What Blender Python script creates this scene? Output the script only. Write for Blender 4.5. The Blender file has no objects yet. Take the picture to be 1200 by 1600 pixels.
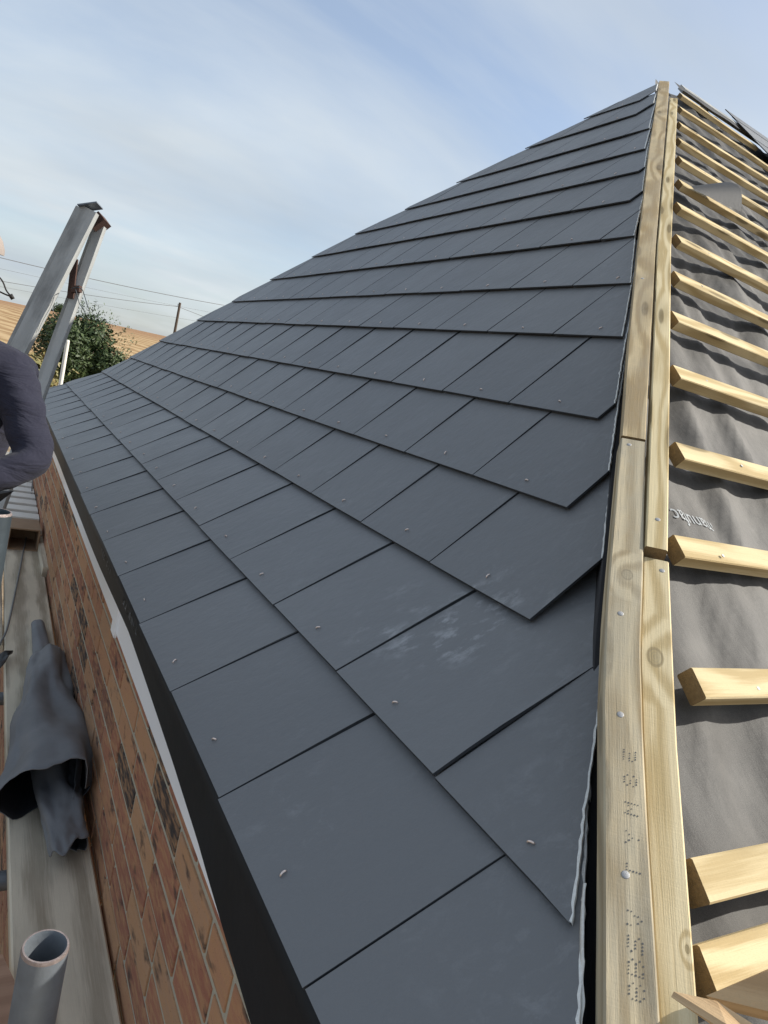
import bpy, bmesh, math, random
from mathutils import Vector, Matrix, noise
random.seed(7)
R = math.radians
sc = bpy.context.scene
col = sc.collection

# ------------------------------------------------------------------ camera, world, sun, exposure
CAM = Vector((-0.3261, -0.8050, 0.5476))
RW = ((0.85296673, -0.46819666, 0.23073718), (0.1268511, -0.24286237, -0.96173108), (0.50631666, 0.84959388, -0.14776226))
cd = bpy.data.cameras.new('camera'); cam = bpy.data.objects.new('camera', cd); col.objects.link(cam)
cd.sensor_fit = 'VERTICAL'; cd.sensor_height = 24.0; cd.lens = 1090.8 / 1600 * 24.0
cd.clip_start = 0.02; cd.clip_end = 3000
m = Matrix.Identity(4)
for i in range(3):
    m[i][0] = RW[0][i]; m[i][1] = -RW[1][i]; m[i][2] = -RW[2][i]; m[i][3] = CAM[i]
cam.matrix_world = m
sc.camera = cam

SUN = Vector((0.77, -0.27, 0.555)).normalized()
EL = math.asin(SUN.z); AZ = math.atan2(SUN.x, SUN.y)
sd = bpy.data.lights.new('sun', 'SUN'); sun = bpy.data.objects.new('sun', sd); col.objects.link(sun)
sd.energy = 4.5; sd.angle = R(0.5); sd.color = (1.0, 0.95, 0.86)
sun.rotation_euler = SUN.to_track_quat('Z', 'Y').to_euler(); sun.location = (20, -10, 30)

sc.view_settings.view_transform = 'Standard'; sc.view_settings.look = 'None'
sc.view_settings.gamma = 1; sc.view_settings.use_curve_mapping = False
sc.view_settings.exposure = 0.42

W = bpy.data.worlds.new('World'); sc.world = W; W.use_nodes = True
wt = W.node_tree; wn = wt.nodes; wn.clear()
def wnode(t, **k):
    n = wn.new(t)
    for a, b in k.items(): setattr(n, a, b)
    return n
wo = wnode('ShaderNodeOutputWorld'); bg = wnode('ShaderNodeBackground'); bg.inputs[1].default_value = 0.15
sky = wnode('ShaderNodeTexSky', sky_type='NISHITA', sun_disc=False, sun_elevation=EL, sun_rotation=AZ, air_density=1.0, dust_density=2.2, ozone_density=1.5)
tc = wnode('ShaderNodeTexCoord'); sep = wnode('ShaderNodeSeparateXYZ')
wt.links.new(tc.outputs['Generated'], sep.inputs[0])
zz = wnode('ShaderNodeMath', operation='MAXIMUM'); zz.inputs[1].default_value = 0.0
wt.links.new(sep.outputs['Z'], zz.inputs[0])
za = wnode('ShaderNodeMath', operation='ADD'); za.inputs[1].default_value = 0.16
wt.links.new(zz.outputs[0], za.inputs[0])
dx = wnode('ShaderNodeMath', operation='DIVIDE'); dy = wnode('ShaderNodeMath', operation='DIVIDE')
wt.links.new(sep.outputs['X'], dx.inputs[0]); wt.links.new(za.outputs[0], dx.inputs[1])
wt.links.new(sep.outputs['Y'], dy.inputs[0]); wt.links.new(za.outputs[0], dy.inputs[1])
cmb = wnode('ShaderNodeCombineXYZ'); wt.links.new(dx.outputs[0], cmb.inputs[0]); wt.links.new(dy.outputs[0], cmb.inputs[1])
mp = wnode('ShaderNodeMapping'); mp.inputs['Rotation'].default_value = (0, 0, R(25)); mp.inputs['Scale'].default_value = (0.55, 1.0, 1)
mp.inputs['Location'].default_value = (3.1, 1.7, 0)
wt.links.new(cmb.outputs[0], mp.inputs[0])
n1 = wnode('ShaderNodeTexNoise'); n1.inputs['Scale'].default_value = 0.75; n1.inputs['Detail'].default_value = 7; n1.inputs['Roughness'].default_value = 0.56; n1.inputs['Distortion'].default_value = 0.5
wt.links.new(mp.outputs[0], n1.inputs['Vector'])
rp = wnode('ShaderNodeValToRGB'); rp.color_ramp.elements[0].position = 0.38; rp.color_ramp.elements[0].color = (0.22,)*3+(1,); rp.color_ramp.elements[1].position = 0.68; rp.color_ramp.elements[1].color = (0.93,)*3+(1,)
wt.links.new(n1.outputs[0], rp.inputs[0])
# thicker and whiter towards the horizon, as cloud layers are seen edge on
hz = wnode('ShaderNodeMapRange'); hz.inputs['From Min'].default_value = 0.0; hz.inputs['From Max'].default_value = 0.17; hz.inputs['To Min'].default_value = 0.30; hz.inputs['To Max'].default_value = 0.0
wt.links.new(zz.outputs[0], hz.inputs['Value'])
ad = wnode('ShaderNodeMath', operation='ADD', use_clamp=True); wt.links.new(rp.outputs[0], ad.inputs[0]); wt.links.new(hz.outputs[0], ad.inputs[1])
n2 = wnode('ShaderNodeTexNoise'); n2.inputs['Scale'].default_value = 1.3; n2.inputs['Detail'].default_value = 4
wt.links.new(mp.outputs[0], n2.inputs['Vector'])
cr2 = wnode('ShaderNodeValToRGB'); cr2.color_ramp.elements[0].position = 0.3; cr2.color_ramp.elements[0].color = (2.75, 3.1, 3.45, 1); cr2.color_ramp.elements[1].position = 0.7; cr2.color_ramp.elements[1].color = (3.95, 4.25, 4.4, 1)
wt.links.new(n2.outputs[0], cr2.inputs[0])
mx = wnode('ShaderNodeMix', data_type='RGBA')
wt.links.new(ad.outputs[0], mx.inputs['Factor']); wt.links.new(sky.outputs[0], mx.inputs['A']); wt.links.new(cr2.outputs[0], mx.inputs['B'])
wt.links.new(mx.outputs['Result'], bg.inputs[0]); wt.links.new(bg.outputs[0], wo.inputs[0])

# ------------------------------------------------------------------ helpers
class MB:
    """collects faces with uv, per-face value and material slot, builds ONE mesh object"""
    def __init__(s): s.v = []; s.f = []; s.uv = []; s.c = []; s.m = []
    def face(s, pts, uv=None, c=0.5, mi=0):
        b = len(s.v); s.v.extend([tuple(p) for p in pts]); s.f.append(tuple(range(b, b+len(pts))))
        s.uv.append(uv if uv else [(0, 0)]*len(pts)); s.c.append(c); s.m.append(mi)
    def box(s, o, a, b, c_, L, Wd, T, c=0.5, mi=0, u0=0.0, ch=0.0):
        """o = centre of one end's top; a=length dir, b=width dir, c_=up dir; chamfered bar hanging T below o"""
        o = Vector(o)
        prof = [(-Wd/2+ch, 0), (Wd/2-ch, 0), (Wd/2, -ch), (Wd/2, -T+ch), (Wd/2-ch, -T), (-Wd/2+ch, -T), (-Wd/2, -T+ch), (-Wd/2, -ch)] if ch > 0 else [(-Wd/2, 0), (Wd/2, 0), (Wd/2, -T), (-Wd/2, -T)]
        s.sweep([o, o + a*L], [(b, c_)]*2, prof, c, mi, u0)
    def sweep(s, path, frames, prof, c=0.5, mi=0, u0=0.0, closed=True, caps=True, voff=0.0, endm=None):
        rings = []
        for p, (b, n) in zip(path, frames):
            rings.append([p + b*x + n*y for x, y in prof])
        per = [0.0]
        k = len(prof)
        for i in range(k): per.append(per[-1] + math.dist(prof[i], prof[(i+1) % k]))
        d = u0
        for i in range(len(path)-1):
            l = (path[i+1]-path[i]).length
            for j in range(k if closed else k-1):
                j2 = (j+1) % k
                s.face([rings[i][j], rings[i][j2], rings[i+1][j2], rings[i+1][j]], [(d, voff+per[j]), (d, voff+per[j+1]), (d+l, voff+per[j+1]), (d+l, voff+per[j])], c, mi)
            d += l
        if caps and closed:
            em = mi if endm is None else endm
            s.face(rings[0][::-1], [(x*0.25+7, y+3) for x, y in prof][::-1], c, em); s.face(rings[-1], [(x*0.25+5, y+2) for x, y in prof], c, em)
    def tube(s, path, r, seg=12, c=0.5, mi=0, caps=True):
        path = [Vector(p) for p in path]
        fr = []
        up = Vector((0.13, 0.27, 0.95))
        for i, p in enumerate(path):
            t = (path[min(i+1, len(path)-1)] - path[max(i-1, 0)]).normalized()
            b = t.cross(up)
            if b.length < 1e-3: b = t.cross(Vector((1, 0, 0)))
            b.normalize(); n = b.cross(t).normalized(); fr.append((b, n))
        rr = r if isinstance(r, (list, tuple)) else [r]*len(path)
        rings = [[p + (b*math.cos(2*math.pi*j/seg) + n*math.sin(2*math.pi*j/seg))*q for j in range(seg)] for p, (b, n), q in zip(path, fr, rr)]
        for i in range(len(path)-1):
            for j in range(seg):
                j2 = (j+1) % seg
                s.face([rings[i][j], rings[i][j2], rings[i+1][j2], rings[i+1][j]], [(i*.1, j*.1), (i*.1, j*.1+.1), (i*.1+.1, j*.1+.1), (i*.1+.1, j*.1)], c, mi)
        if caps: s.face(rings[0][::-1], None, c, mi); s.face(rings[-1], None, c, mi)
    def build(s, name, mats, parent=None, smooth=False, merge=True):
        me = bpy.data.meshes.new(name)
        me.from_pydata(s.v, [], s.f)
        uvl = me.uv_layers.new(name='UVMap')
        k = 0
        for pu in s.uv:
            for q in pu: uvl.data[k].uv = q; k += 1
        at = me.attributes.new('val', 'FLOAT', 'FACE'); at.data.foreach_set('value', s.c)
        me.polygons.foreach_set('material_index', s.m)
        for mt in (mats if isinstance(mats, (list, tuple)) else [mats]): me.materials.append(mt)
        if merge:
            bm = bmesh.new(); bm.from_mesh(me); bmesh.ops.remove_doubles(bm, verts=bm.verts, dist=1e-5); bmesh.ops.recalc_face_normals(bm, faces=bm.faces); bm.to_mesh(me); bm.free()
        if smooth: me.polygons.foreach_set('use_smooth', [True]*len(me.polygons))
        o = bpy.data.objects.new(name, me); col.objects.link(o)
        if parent:
            o.parent = parent
            if parent.type == 'EMPTY': o.location = -parent.location
        return o

def tag(o, label=None, cat=None, group=None, kind=None):
    if label: o['label'] = label
    if cat: o['category'] = cat
    if group: o['group'] = group
    if kind: o['kind'] = kind
    return o
def empty(name, loc):
    o = bpy.data.objects.new(name, None); col.objects.link(o); o.location = loc; o.empty_display_size = .2
    return o
def autosmooth(o, ang=40):
    me = o.data
    me.polygons.foreach_set('use_smooth', [True]*len(me.polygons))
    bm = bmesh.new(); bm.from_mesh(me)
    for e in bm.edges:
        if len(e.link_faces) != 2 or e.calc_face_angle(0) > R(ang): e.smooth = False
    bm.to_mesh(me); bm.free()

# ---- material helpers
def mat(name):
    mt = bpy.data.materials.new(name); mt.use_nodes = True
    nt = mt.node_tree; b = nt.nodes['Principled BSDF']
    return mt, nt, b
class NT:
    def __init__(s, nt): s.nt = nt
    def n(s, t, ins=None, **k):
        x = s.nt.nodes.new(t)
        for a, b in k.items(): setattr(x, a, b)
        for a, b in (ins or {}).items():
            if hasattr(b, 'is_output') or isinstance(b, bpy.types.NodeSocket): s.nt.links.new(b, x.inputs[a])
            else: x.inputs[a].default_value = b
        return x
    def noise(s, vec, scale, detail=4, rough=.55, dist=0.0):
        return s.n('ShaderNodeTexNoise', {'Vector': vec, 'Scale': scale, 'Detail': detail, 'Roughness': rough, 'Distortion': dist}).outputs[0]
    def map(s, vec, scale=(1, 1, 1), rot=(0, 0, 0), loc=(0, 0, 0)):
        return s.n('ShaderNodeMapping', {'Vector': vec, 'Scale': scale, 'Rotation': rot, 'Location': loc}).outputs[0]
    def ramp(s, f, stops, interp='LINEAR'):
        x = s.n('ShaderNodeValToRGB', {'Fac': f}); cr = x.color_ramp; cr.interpolation = interp
        while len(cr.elements) < len(stops): cr.elements.new(0.5)
        for e, (p, c) in zip(cr.elements, stops):
            e.position = p; e.color = (tuple(c) + (1,)) if isinstance(c, (tuple, list)) else (c, c, c, 1)
        return x.outputs[0]
    def mix(s, f, a, b, blend='MIX'):
        x = s.n('ShaderNodeMix', data_type='RGBA', blend_type=blend)
        for i, q in (('Factor', f), ('A', a), ('B', b)):
            if isinstance(q, bpy.types.NodeSocket): s.nt.links.new(q, x.inputs[i])
            else: x.inputs[i].default_value = q if i == 'Factor' else (tuple(q)+(1,))
        return x.outputs['Result']
    def math(s, op, a, b=0.5, clamp=False):
        x = s.n('ShaderNodeMath', {0: a, 1: b}, operation=op); x.use_clamp = clamp
        return x.outputs[0]
    def bump(s, h, strength=.3, dist=.01, normal=None):
        d = {'Height': h, 'Strength': strength, 'Distance': dist}
        if normal is not None: d['Normal'] = normal
        return s.n('ShaderNodeBump', d).outputs[0]
    def obj(s): return s.n('ShaderNodeTexCoord').outputs['Object']
    def uv(s): return s.n('ShaderNodeTexCoord').outputs['UV']
    def val(s): return s.n('ShaderNodeAttribute', attribute_name='val').outputs['Fac']
    def set(s, b, **k):
        for a, v in k.items():
            a = a.replace('_', ' ')
            if isinstance(v, bpy.types.NodeSocket): s.nt.links.new(v, b.inputs[a])
            else: b.inputs[a].default_value = v if not isinstance(v, tuple) or len(v) != 3 or 'Color' not in a else v+(1,)

def simple(name, c, rough=.6, metal=0.0, var=.25, scale=30, bump=.15, spec=.5):
    mt, nt, b = mat(name); N = NT(nt); o = N.obj()
    f = N.noise(o, scale, 5)
    N.set(b, Base_Color=N.mix(f, tuple(x*(1-var) for x in c), tuple(min(1, x*(1+var)) for x in c)), Roughness=rough, Metallic=metal)
    b.inputs['Specular IOR Level'].default_value = spec
    if bump: N.set(b, Normal=N.bump(N.noise(o, scale*3, 4), bump, .004))
    return mt

def wood(name, light, dark, rough=.88, ring=26.0, knots=True, weather=0.0, wcol=(.25, .24, .22), seed=0.0, spec=.12, kn_at=()):
    """sawn softwood: grain along U of the uv map (metres); 'val' shifts each piece"""
    mt, nt, b = mat(name); N = NT(nt); uv = N.uv(); v = N.val()
    off = N.n('ShaderNodeCombineXYZ', {0: N.math('MULTIPLY', v, 13.7), 1: N.math('MULTIPLY', v, 7.3), 2: N.math('MULTIPLY', v, 31.0)}).outputs[0]
    p = N.n('ShaderNodeVectorMath', {0: uv, 1: off}, operation='ADD').outputs[0]
    p2 = p
    if knots:
        vo = N.n('ShaderNodeTexVoronoi', {'Vector': N.map(p, (2.6, 13, 1)), 'Scale': 1.0, 'Randomness': 1.0}, voronoi_dimensions='2D')
        kn = N.ramp(vo.outputs['Distance'], [(0.0, 1.0), (0.09, .9), (.13, .25), (.34, 0.0)])
        # the grain flows round the knot
        flow = N.ramp(vo.outputs['Distance'], [(0.0, 1.0), (.55, 0.0)])
    warp = N.noise(N.map(p, (2.0, 5.0, 1)), 1.0, 3)
    g = N.n('ShaderNodeSeparateXYZ', {0: p}).outputs['Y']
    ph = N.math('ADD', N.math('MULTIPLY', g, ring*6.0), N.math('MULTIPLY', warp, 9.0))
    if knots: ph = N.math('ADD', ph, N.math('MULTIPLY', flow, 7.0))
    kms = []
    for (ku, kv, kr) in kn_at:
        dd = N.n('ShaderNodeVectorMath', {0: N.map(uv, (.8, 1, 0)), 1: (ku*.8, kv, 0)}, operation='DISTANCE').outputs['Value']
        dn = N.math('DIVIDE', dd, kr)
        ph = N.math('ADD', ph, N.math('MULTIPLY', N.ramp(N.math('MULTIPLY', dn, .2), [(0, 1), (1, 0)]), 9.0))
        kms.append((N.ramp(N.math('MULTIPLY', dn, .5), [(0, .75), (.36, .55), (.44, .95), (.5, .75), (.56, 0)]), dn))
    rings = N.math('MULTIPLY_ADD', N.math('SINE', ph), .5); nt.nodes[-1].inputs[2].default_value = .5
    fine = N.math('ADD', N.math('MULTIPLY', N.noise(N.map(p, (6, 190, 1)), 1.0, 5, .65), .6), N.math('MULTIPLY', N.noise(N.map(p, (16, 520, 1)), 1.0, 3, .6), .4))
    fuzz = N.noise(N.map(p, (260, 1100, 1)), 1.0, 2)
    blot = N.noise(N.map(p, (3, 10, 1)), 1.0, 4)
    saw = N.noise(N.map(p, (420, 14, 1)), 1.0, 2)
    f = N.math('ADD', N.math('MULTIPLY', rings, .30), N.math('MULTIPLY', fine, .62))
    c = N.mix(N.ramp(f, [(.33, 0.0), (.56, 1.0)]), dark, light)
    c = N.mix(N.math('MULTIPLY', N.ramp(fuzz, [(.55, 0), (.75, 1)]), .2), c, tuple(x*.5 for x in light))
    c = N.mix(N.math('MULTIPLY', N.ramp(blot, [(.42, 0), (.75, 1)]), .4), c, tuple(x*.62 for x in light), 'MIX')
    if knots: c = N.mix(N.math('MULTIPLY', kn, .8), c, tuple(x*.30 for x in dark))
    for km, dn in kms:
        rg_ = N.math('MULTIPLY_ADD', N.math('SINE', N.math('MULTIPLY', dn, 22.0)), .5)
        c = N.mix(km, c, N.mix(rg_, tuple(x*.30 for x in light), tuple(x*.62 for x in dark)))
    if weather:
        c = N.mix(N.math('MULTIPLY', N.ramp(N.noise(N.map(p, (5, 12, 1)), 1.0, 6, .7), [(.35, 0), (.6, 1)]), weather), c, wcol)
    N.set(b, Base_Color=c, Roughness=rough)
    b.inputs['Specular IOR Level'].default_value = spec
    for x in nt.nodes:
        if x.type == 'MATH' and x.operation == 'MULTIPLY_ADD': x.inputs[2].default_value = .5
    h = N.math('ADD', N.math('MULTIPLY', fine, .9), N.math('ADD', N.math('MULTIPLY', saw, .16), N.math('MULTIPLY', fuzz, .2)))
    N.set(b, Normal=N.bump(h, .55, .0016))
    return mt

M = {}
M['batten'] = wood('batten_wood', (.66, .545, .33), (.45, .34, .175))
M['board_old'] = wood('hip_board_wood', (.57, .455, .275), (.33, .24, .125), weather=.6, wcol=(.33, .28, .20))
M['board_low'] = wood('stamped_hip_board_wood', (.59, .49, .32), (.34, .26, .15), weather=.65, wcol=(.38, .345, .265), kn_at=((.985, .024, .0085), (.40, .036, .006)))
M['board_knot'] = wood('knotty_hip_board_wood', (.68, .57, .36), (.45, .345, .18), weather=.2, wcol=(.50, .42, .26), kn_at=((.855, .020, .0125), (.52, .040, .003)))
M['board_new'] = wood('hip_board_fresh_wood', (.70, .585, .36), (.48, .365, .185))
M['endgrain'] = simple('sawn_end_grain', (.21, .15, .08), .9, var=.35, scale=220, bump=.4, spec=.1)
M['plank'] = wood('scaffold_plank_wood', (.74, .65, .50), (.38, .315, .23), weather=.3, wcol=(.56, .50, .40), ring=12, knots=False)
M['greywood'] = wood('weathered_grey_wood', (.42, .43, .42), (.24, .245, .24), weather=.5, wcol=(.50, .51, .50), ring=9, knots=False)
M['ply'] = wood('plywood', (.50, .31, .21), (.40, .24, .16), knots=False)
M['offcut'] = wood('offcut_wood', (.60, .42, .24), (.46, .30, .16), knots=False)

# slate: fibre cement, thin sheen, chalky scuffs
def slate_mat():
    mt, nt, b = mat('slate_fibre_cement'); N = NT(nt); o = N.obj(); v = N.val()
    base = N.mix(v, (.118, .123, .128), (.168, .172, .175))
    big = N.noise(o, 2.2, 4)
    base = N.mix(N.math('MULTIPLY', N.ramp(big, [(.35, 0), (.7, 1)]), .25), base, (.185, .188, .19))
    # dusty handling marks: smeared wisps gathered in patches
    wob = N.n('ShaderNodeVectorMath', {0: o, 1: N.n('ShaderNodeVectorMath', {0: N.n('ShaderNodeTexNoise', {'Vector': o, 'Scale': 7.0, 'Detail': 3.0}).outputs['Color'], 'Scale': .10}, operation='SCALE').outputs[0]}, operation='ADD').outputs[0]
    w1 = N.noise(N.map(wob, (22, 34, 22), (0, 0, .5)), 1.0, 8, .74)
    patch = N.ramp(N.noise(N.map(o, loc=(4.2, .3, 1.1)), 3.2, 3), [(.56, 0), (.74, .8)])
    # the big chalk smear by the second course joint, and dusty corners by the hip
    d1 = N.n('ShaderNodeVectorMath', {0: o, 1: (.375, .10, .215)}, operation='DISTANCE').outputs['Value']
    smear = N.ramp(d1, [(.05, 1.0), (.20, 0.0)])
    sx = N.n('ShaderNodeSeparateXYZ', {0: o})
    vv = N.math('MULTIPLY', N.math('ADD', sx.outputs['X'], sx.outputs['Z']), .70711)
    hu = N.math('SUBTRACT', sx.outputs['Y'], N.math('MULTIPLY_ADD', vv, .8204))
    for x in nt.nodes:
        if x.type == 'MATH' and x.operation == 'MULTIPLY_ADD': x.inputs[2].default_value = -.61
    dust = N.ramp(hu, [(0.0, .75), (.22, 0.0)])
    m1 = N.math('MULTIPLY', N.ramp(w1, [(.52, 0), (.74, .8)]), N.math('MAXIMUM', patch, N.math('MULTIPLY', dust, .8)))
    w3 = N.math('MULTIPLY', N.ramp(N.noise(N.map(o, (17, 30, 17), (0, 0, .4)), 1.0, 9, .74), [(.50, 0), (.64, 1)]), N.ramp(N.noise(N.map(o, loc=(1.3, 0, 2.2)), 9.0, 4, .6), [(.42, 0), (.62, 1)]))
    m2 = N.math('MULTIPLY', w3, smear)
    mk = N.math('MAXIMUM', N.math('MULTIPLY', m1, .5), N.math('MULTIPLY', m2, .75), True)
    scr = N.ramp(N.noise(N.map(wob, (3, 3, 90), (.3, .5, .2)), 1.0, 2), [(.70, 0), (.78, .35)])
    mk = N.math('MAXIMUM', mk, N.math('MULTIPLY', scr, patch))
    c = N.mix(mk, base, (.46, .47, .48))
    N.set(b, Base_Color=c)
    N.set(b, Roughness=N.math('ADD', N.math('MULTIPLY', N.noise(o, 9, 4), .16), N.math('ADD', N.math('MULTIPLY', mk, .4), .38)))
    b.inputs['Specular IOR Level'].default_value = .42
    tex = N.noise(N.map(o, (1, 1.6, 1)), 26, 6, .6)
    fine = N.noise(o, 420, 2)
    n0 = N.bump(tex, .40, .006)
    N.set(b, Normal=N.bump(fine, .22, .0006, n0))
    return mt
M['slate'] = slate_mat()
M['cut'] = simple('cut_slate_edge', (.78, .78, .74), .9, var=.22, scale=260, bump=.5)
M['slate_side'] = simple('slate_side', (.035, .04, .046), .8, var=.3, scale=120)
M['deck'] = simple('roof_deck_dark', (.03, .03, .032), .9)
M['copper'] = simple('copper_rivet', (.82, .68, .60), .32, metal=.75, var=.12, scale=400, bump=0)
M['nail'] = simple('galvanised_nail', (.34, .34, .34), .6, metal=.3, var=.2, scale=300)
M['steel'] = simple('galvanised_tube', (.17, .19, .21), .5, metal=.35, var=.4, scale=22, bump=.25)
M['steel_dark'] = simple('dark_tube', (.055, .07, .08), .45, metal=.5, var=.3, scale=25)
M['rust'] = simple('rusty_steel', (.075, .038, .028), .8, metal=.2, var=.5, scale=60, bump=.4)
M['rustlip'] = simple('tube_lip', (.33, .27, .25), .5, metal=.6, var=.4, scale=120, bump=.3)
M['white'] = simple('white_upvc', (.93, .94, .95), .3, var=.05, scale=3, bump=0)
M['mortar'] = simple('mortar', (.43, .40, .31), .95, var=.2, scale=140, bump=.5)
M['black_felt'] = simple('eaves_felt_black', (.007, .010, .013), .55, var=.35, scale=9, bump=.15, spec=.25)
M['roll'] = simple('grey_membrane', (.18, .184, .192), .7, var=.3, scale=9, bump=.3)
M['flap'] = simple('dark_membrane', (.014, .017, .022), .7, var=.2, scale=20)
M['roll_in'] = simple('membrane_underside', (.018, .019, .022), .7, bump=0)
M['ink'] = simple('stamp_ink', (.09, .09, .09), .9, bump=0)
M['print'] = simple('white_print', (.34, .36, .37), .8, bump=0)
M['print_dim'] = simple('grey_print', (.17, .18, .19), .8, bump=0)
M['card'] = simple('cardboard', (.33, .22, .135), .9, var=.2, scale=20)
M['cable'] = simple('cable_grey', (.16, .16, .155), .6, bump=0)
M['wire'] = simple('overhead_wire', (.10, .10, .105), .7, bump=0)
M['tar'] = simple('pole_wood', (.085, .065, .05), .9, var=.4, scale=6)
M['cream'] = simple('pale_cream', (.76, .73, .66), .6, var=.08, scale=8)  # on the pallet slats this pale tone stands in for sunlight
M['plastic'] = simple('black_plastic', (.012, .014, .016), .35, bump=0)
M['skin'] = simple('skin', (.52, .30, .22), .5, var=.12, scale=25, bump=.05)
M['hair'] = simple('dark_hair', (.02, .016, .013), .5, var=.4, scale=90, bump=.5)
M['hat'] = simple('pale_hat_cloth', (.30, .255, .225), .9, var=.15, scale=90, bump=.3)
M['eye'] = simple('eye_white', (.75, .74, .72), .2, bump=0)
M['trouser'] = simple('work_trousers', (.03, .032, .036), .9, var=.3, scale=60)
M['boot'] = simple('work_boot', (.10, .065, .035), .7, var=.3, scale=40)
M['bark'] = simple('bark', (.075, .055, .04), .95, var=.4, scale=12, bump=.6)

def underlay_mat():
    mt, nt, b = mat('roof_underlay_felt'); N = NT(nt); o = N.obj()
    f = N.noise(N.map(o, (1, 1, 1)), 900, 3, .7)
    g = N.noise(o, 7, 6, .65); st = N.noise(N.map(o, (60, 9, 9)), 1.0, 4)
    c = N.mix(N.ramp(f, [(.3, 0), (.7, 1)]), (.021, .0205, .0195), (.080, .076, .070))
    c = N.mix(N.math('MULTIPLY', N.ramp(g, [(.42, 0), (.68, 1)]), .6), c, (.118, .111, .101))
    c = N.mix(N.math('MULTIPLY', N.ramp(st, [(.55, 0), (.8, 1)]), .35), c, (.125, .118, .108))
    N.set(b, Base_Color=c, Roughness=.65)
    b.inputs['Specular IOR Level'].default_value = .3
    n0 = N.bump(N.noise(N.map(o, (24, 6, 6)), 1.0, 4, .5), .25, .008)
    N.set(b, Normal=N.bump(f, .35, .0008, n0))
    return mt
M['underlay'] = underlay_mat()

def brick_mat():
    mt, nt, b = mat('brick_face'); N = NT(nt); o = N.obj(); v = N.val()
    c = N.ramp(v, [(0.0, (.055, .05, .048)), (.075, (.06, .05, .048)), (.10, (.29, .125, .085)), (.40, (.37, .165, .105)), (.65, (.43, .225, .13)), (.85, (.465, .275, .16)), (1.0, (.41, .25, .155))])
    f = N.noise(o, 24, 6, .65); g = N.noise(N.map(o, (1, 7, 30)), 3, 5)
    c = N.mix(N.math('MULTIPLY', N.ramp(g, [(.42, 0), (.62, 1)]), .7), c, (.46, .26, .135))
    dk = N.ramp(N.noise(N.map(o, (1, 4, 12)), 3.1, 4), [(.57, 0), (.70, .85)])
    c = N.mix(dk, c, (.055, .045, .042))
    c = N.mix(N.math('MULTIPLY', N.ramp(f, [(.6, 0), (.8, 1)]), .4), c, (.42, .33, .22))
    c = N.mix(N.ramp(N.noise(o, 190, 3), [(.68, 0), (.74, .8)]), c, (.04, .03, .028))
    N.set(b, Base_Color=c, Roughness=.92)
    b.inputs['Specular IOR Level'].default_value = .2
    N.set(b, Normal=N.bump(N.math('ADD', f, N.noise(o, 170, 4)), .6, .004))
    return mt
M['brick'] = brick_mat()

def shirt_mat():
    mt, nt, b = mat('navy_marl_cotton'); N = NT(nt); o = N.obj()
    w = N.noise(N.map(o, (120, 120, 300)), 1.0, 3, .7); w2 = N.noise(o, 240, 3)
    c = N.mix(N.math('MULTIPLY', N.math('ADD', w, w2), .5), (.013, .015, .026), (.042, .041, .060))
    N.set(b, Base_Color=c, Roughness=.95)
    b.inputs['Specular IOR Level'].default_value = .15
    b.inputs['Sheen Weight'].default_value = .05
    fo = N.noise(N.map(o, (9, 9, 24), (.2, .5, 0)), 1.0, 3, .5, .8)
    N.set(b, Normal=N.bump(w2, .2, .001, N.bump(fo, .5, .03)))
    return mt
M['shirt'] = shirt_mat()

def field_mat():
    mt, nt, b = mat('stubble_field'); N = NT(nt); o = N.obj()
    st = N.n('ShaderNodeTexWave', {'Vector': N.map(o, (1, 1, 1), (0, 0, R(-48))), 'Scale': .07, 'Distortion': 7.0, 'Detail': 4.0, 'Detail Scale': 2.0}).outputs['Fac']
    c = N.mix(N.ramp(st, [(.2, 0), (.8, 1)]), (.27, .165, .08), (.46, .335, .19))
    c = N.mix(N.math('MULTIPLY', N.noise(o, .9, 6, .7), .55), c, (.33, .23, .12))
    sy = N.n('ShaderNodeSeparateXYZ', {0: o}).outputs['Y']
    far = N.ramp(N.math('MULTIPLY', sy, .005), [(.60, 0), (.74, .8)])
    c = N.mix(far, c, (.27, .155, .085))
    N.set(b, Base_Color=c, Roughness=.95); b.inputs['Specular IOR Level'].default_value = .1
    return mt
M['field'] = field_mat()
def dirt_mat():
    mt, nt, b = mat('site_ground'); N = NT(nt); o = N.obj()
    f = N.noise(o, 2.0, 8, .7); g = N.noise(o, 34, 4)
    c = N.mix(N.ramp(f, [(.35, 0), (.7, 1)]), (.17, .125, .08), (.40, .315, .22))
    c = N.mix(N.ramp(g, [(.6, 0), (.7, .7)]), c, (.11, .08, .055))
    N.set(b, Base_Color=c, Roughness=.97); b.inputs['Specular IOR Level'].default_value = .1
    N.set(b, Normal=N.bump(g, .8, .03))
    return mt
M['dirt'] = dirt_mat()
def leaf_mat(name, a, c2):
    mt, nt, b = mat(name); N = NT(nt); v = N.val()
    N.set(b, Base_Color=N.mix(v, a, c2), Roughness=.55)
    b.inputs['Specular IOR Level'].default_value = .3
    return mt
M['leaf'] = leaf_mat('dark_green_leaf', (.020, .040, .014), (.075, .105, .035))
M['dryleaf'] = leaf_mat('dry_grass_blade', (.20, .15, .06), (.16, .17, .06))

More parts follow.
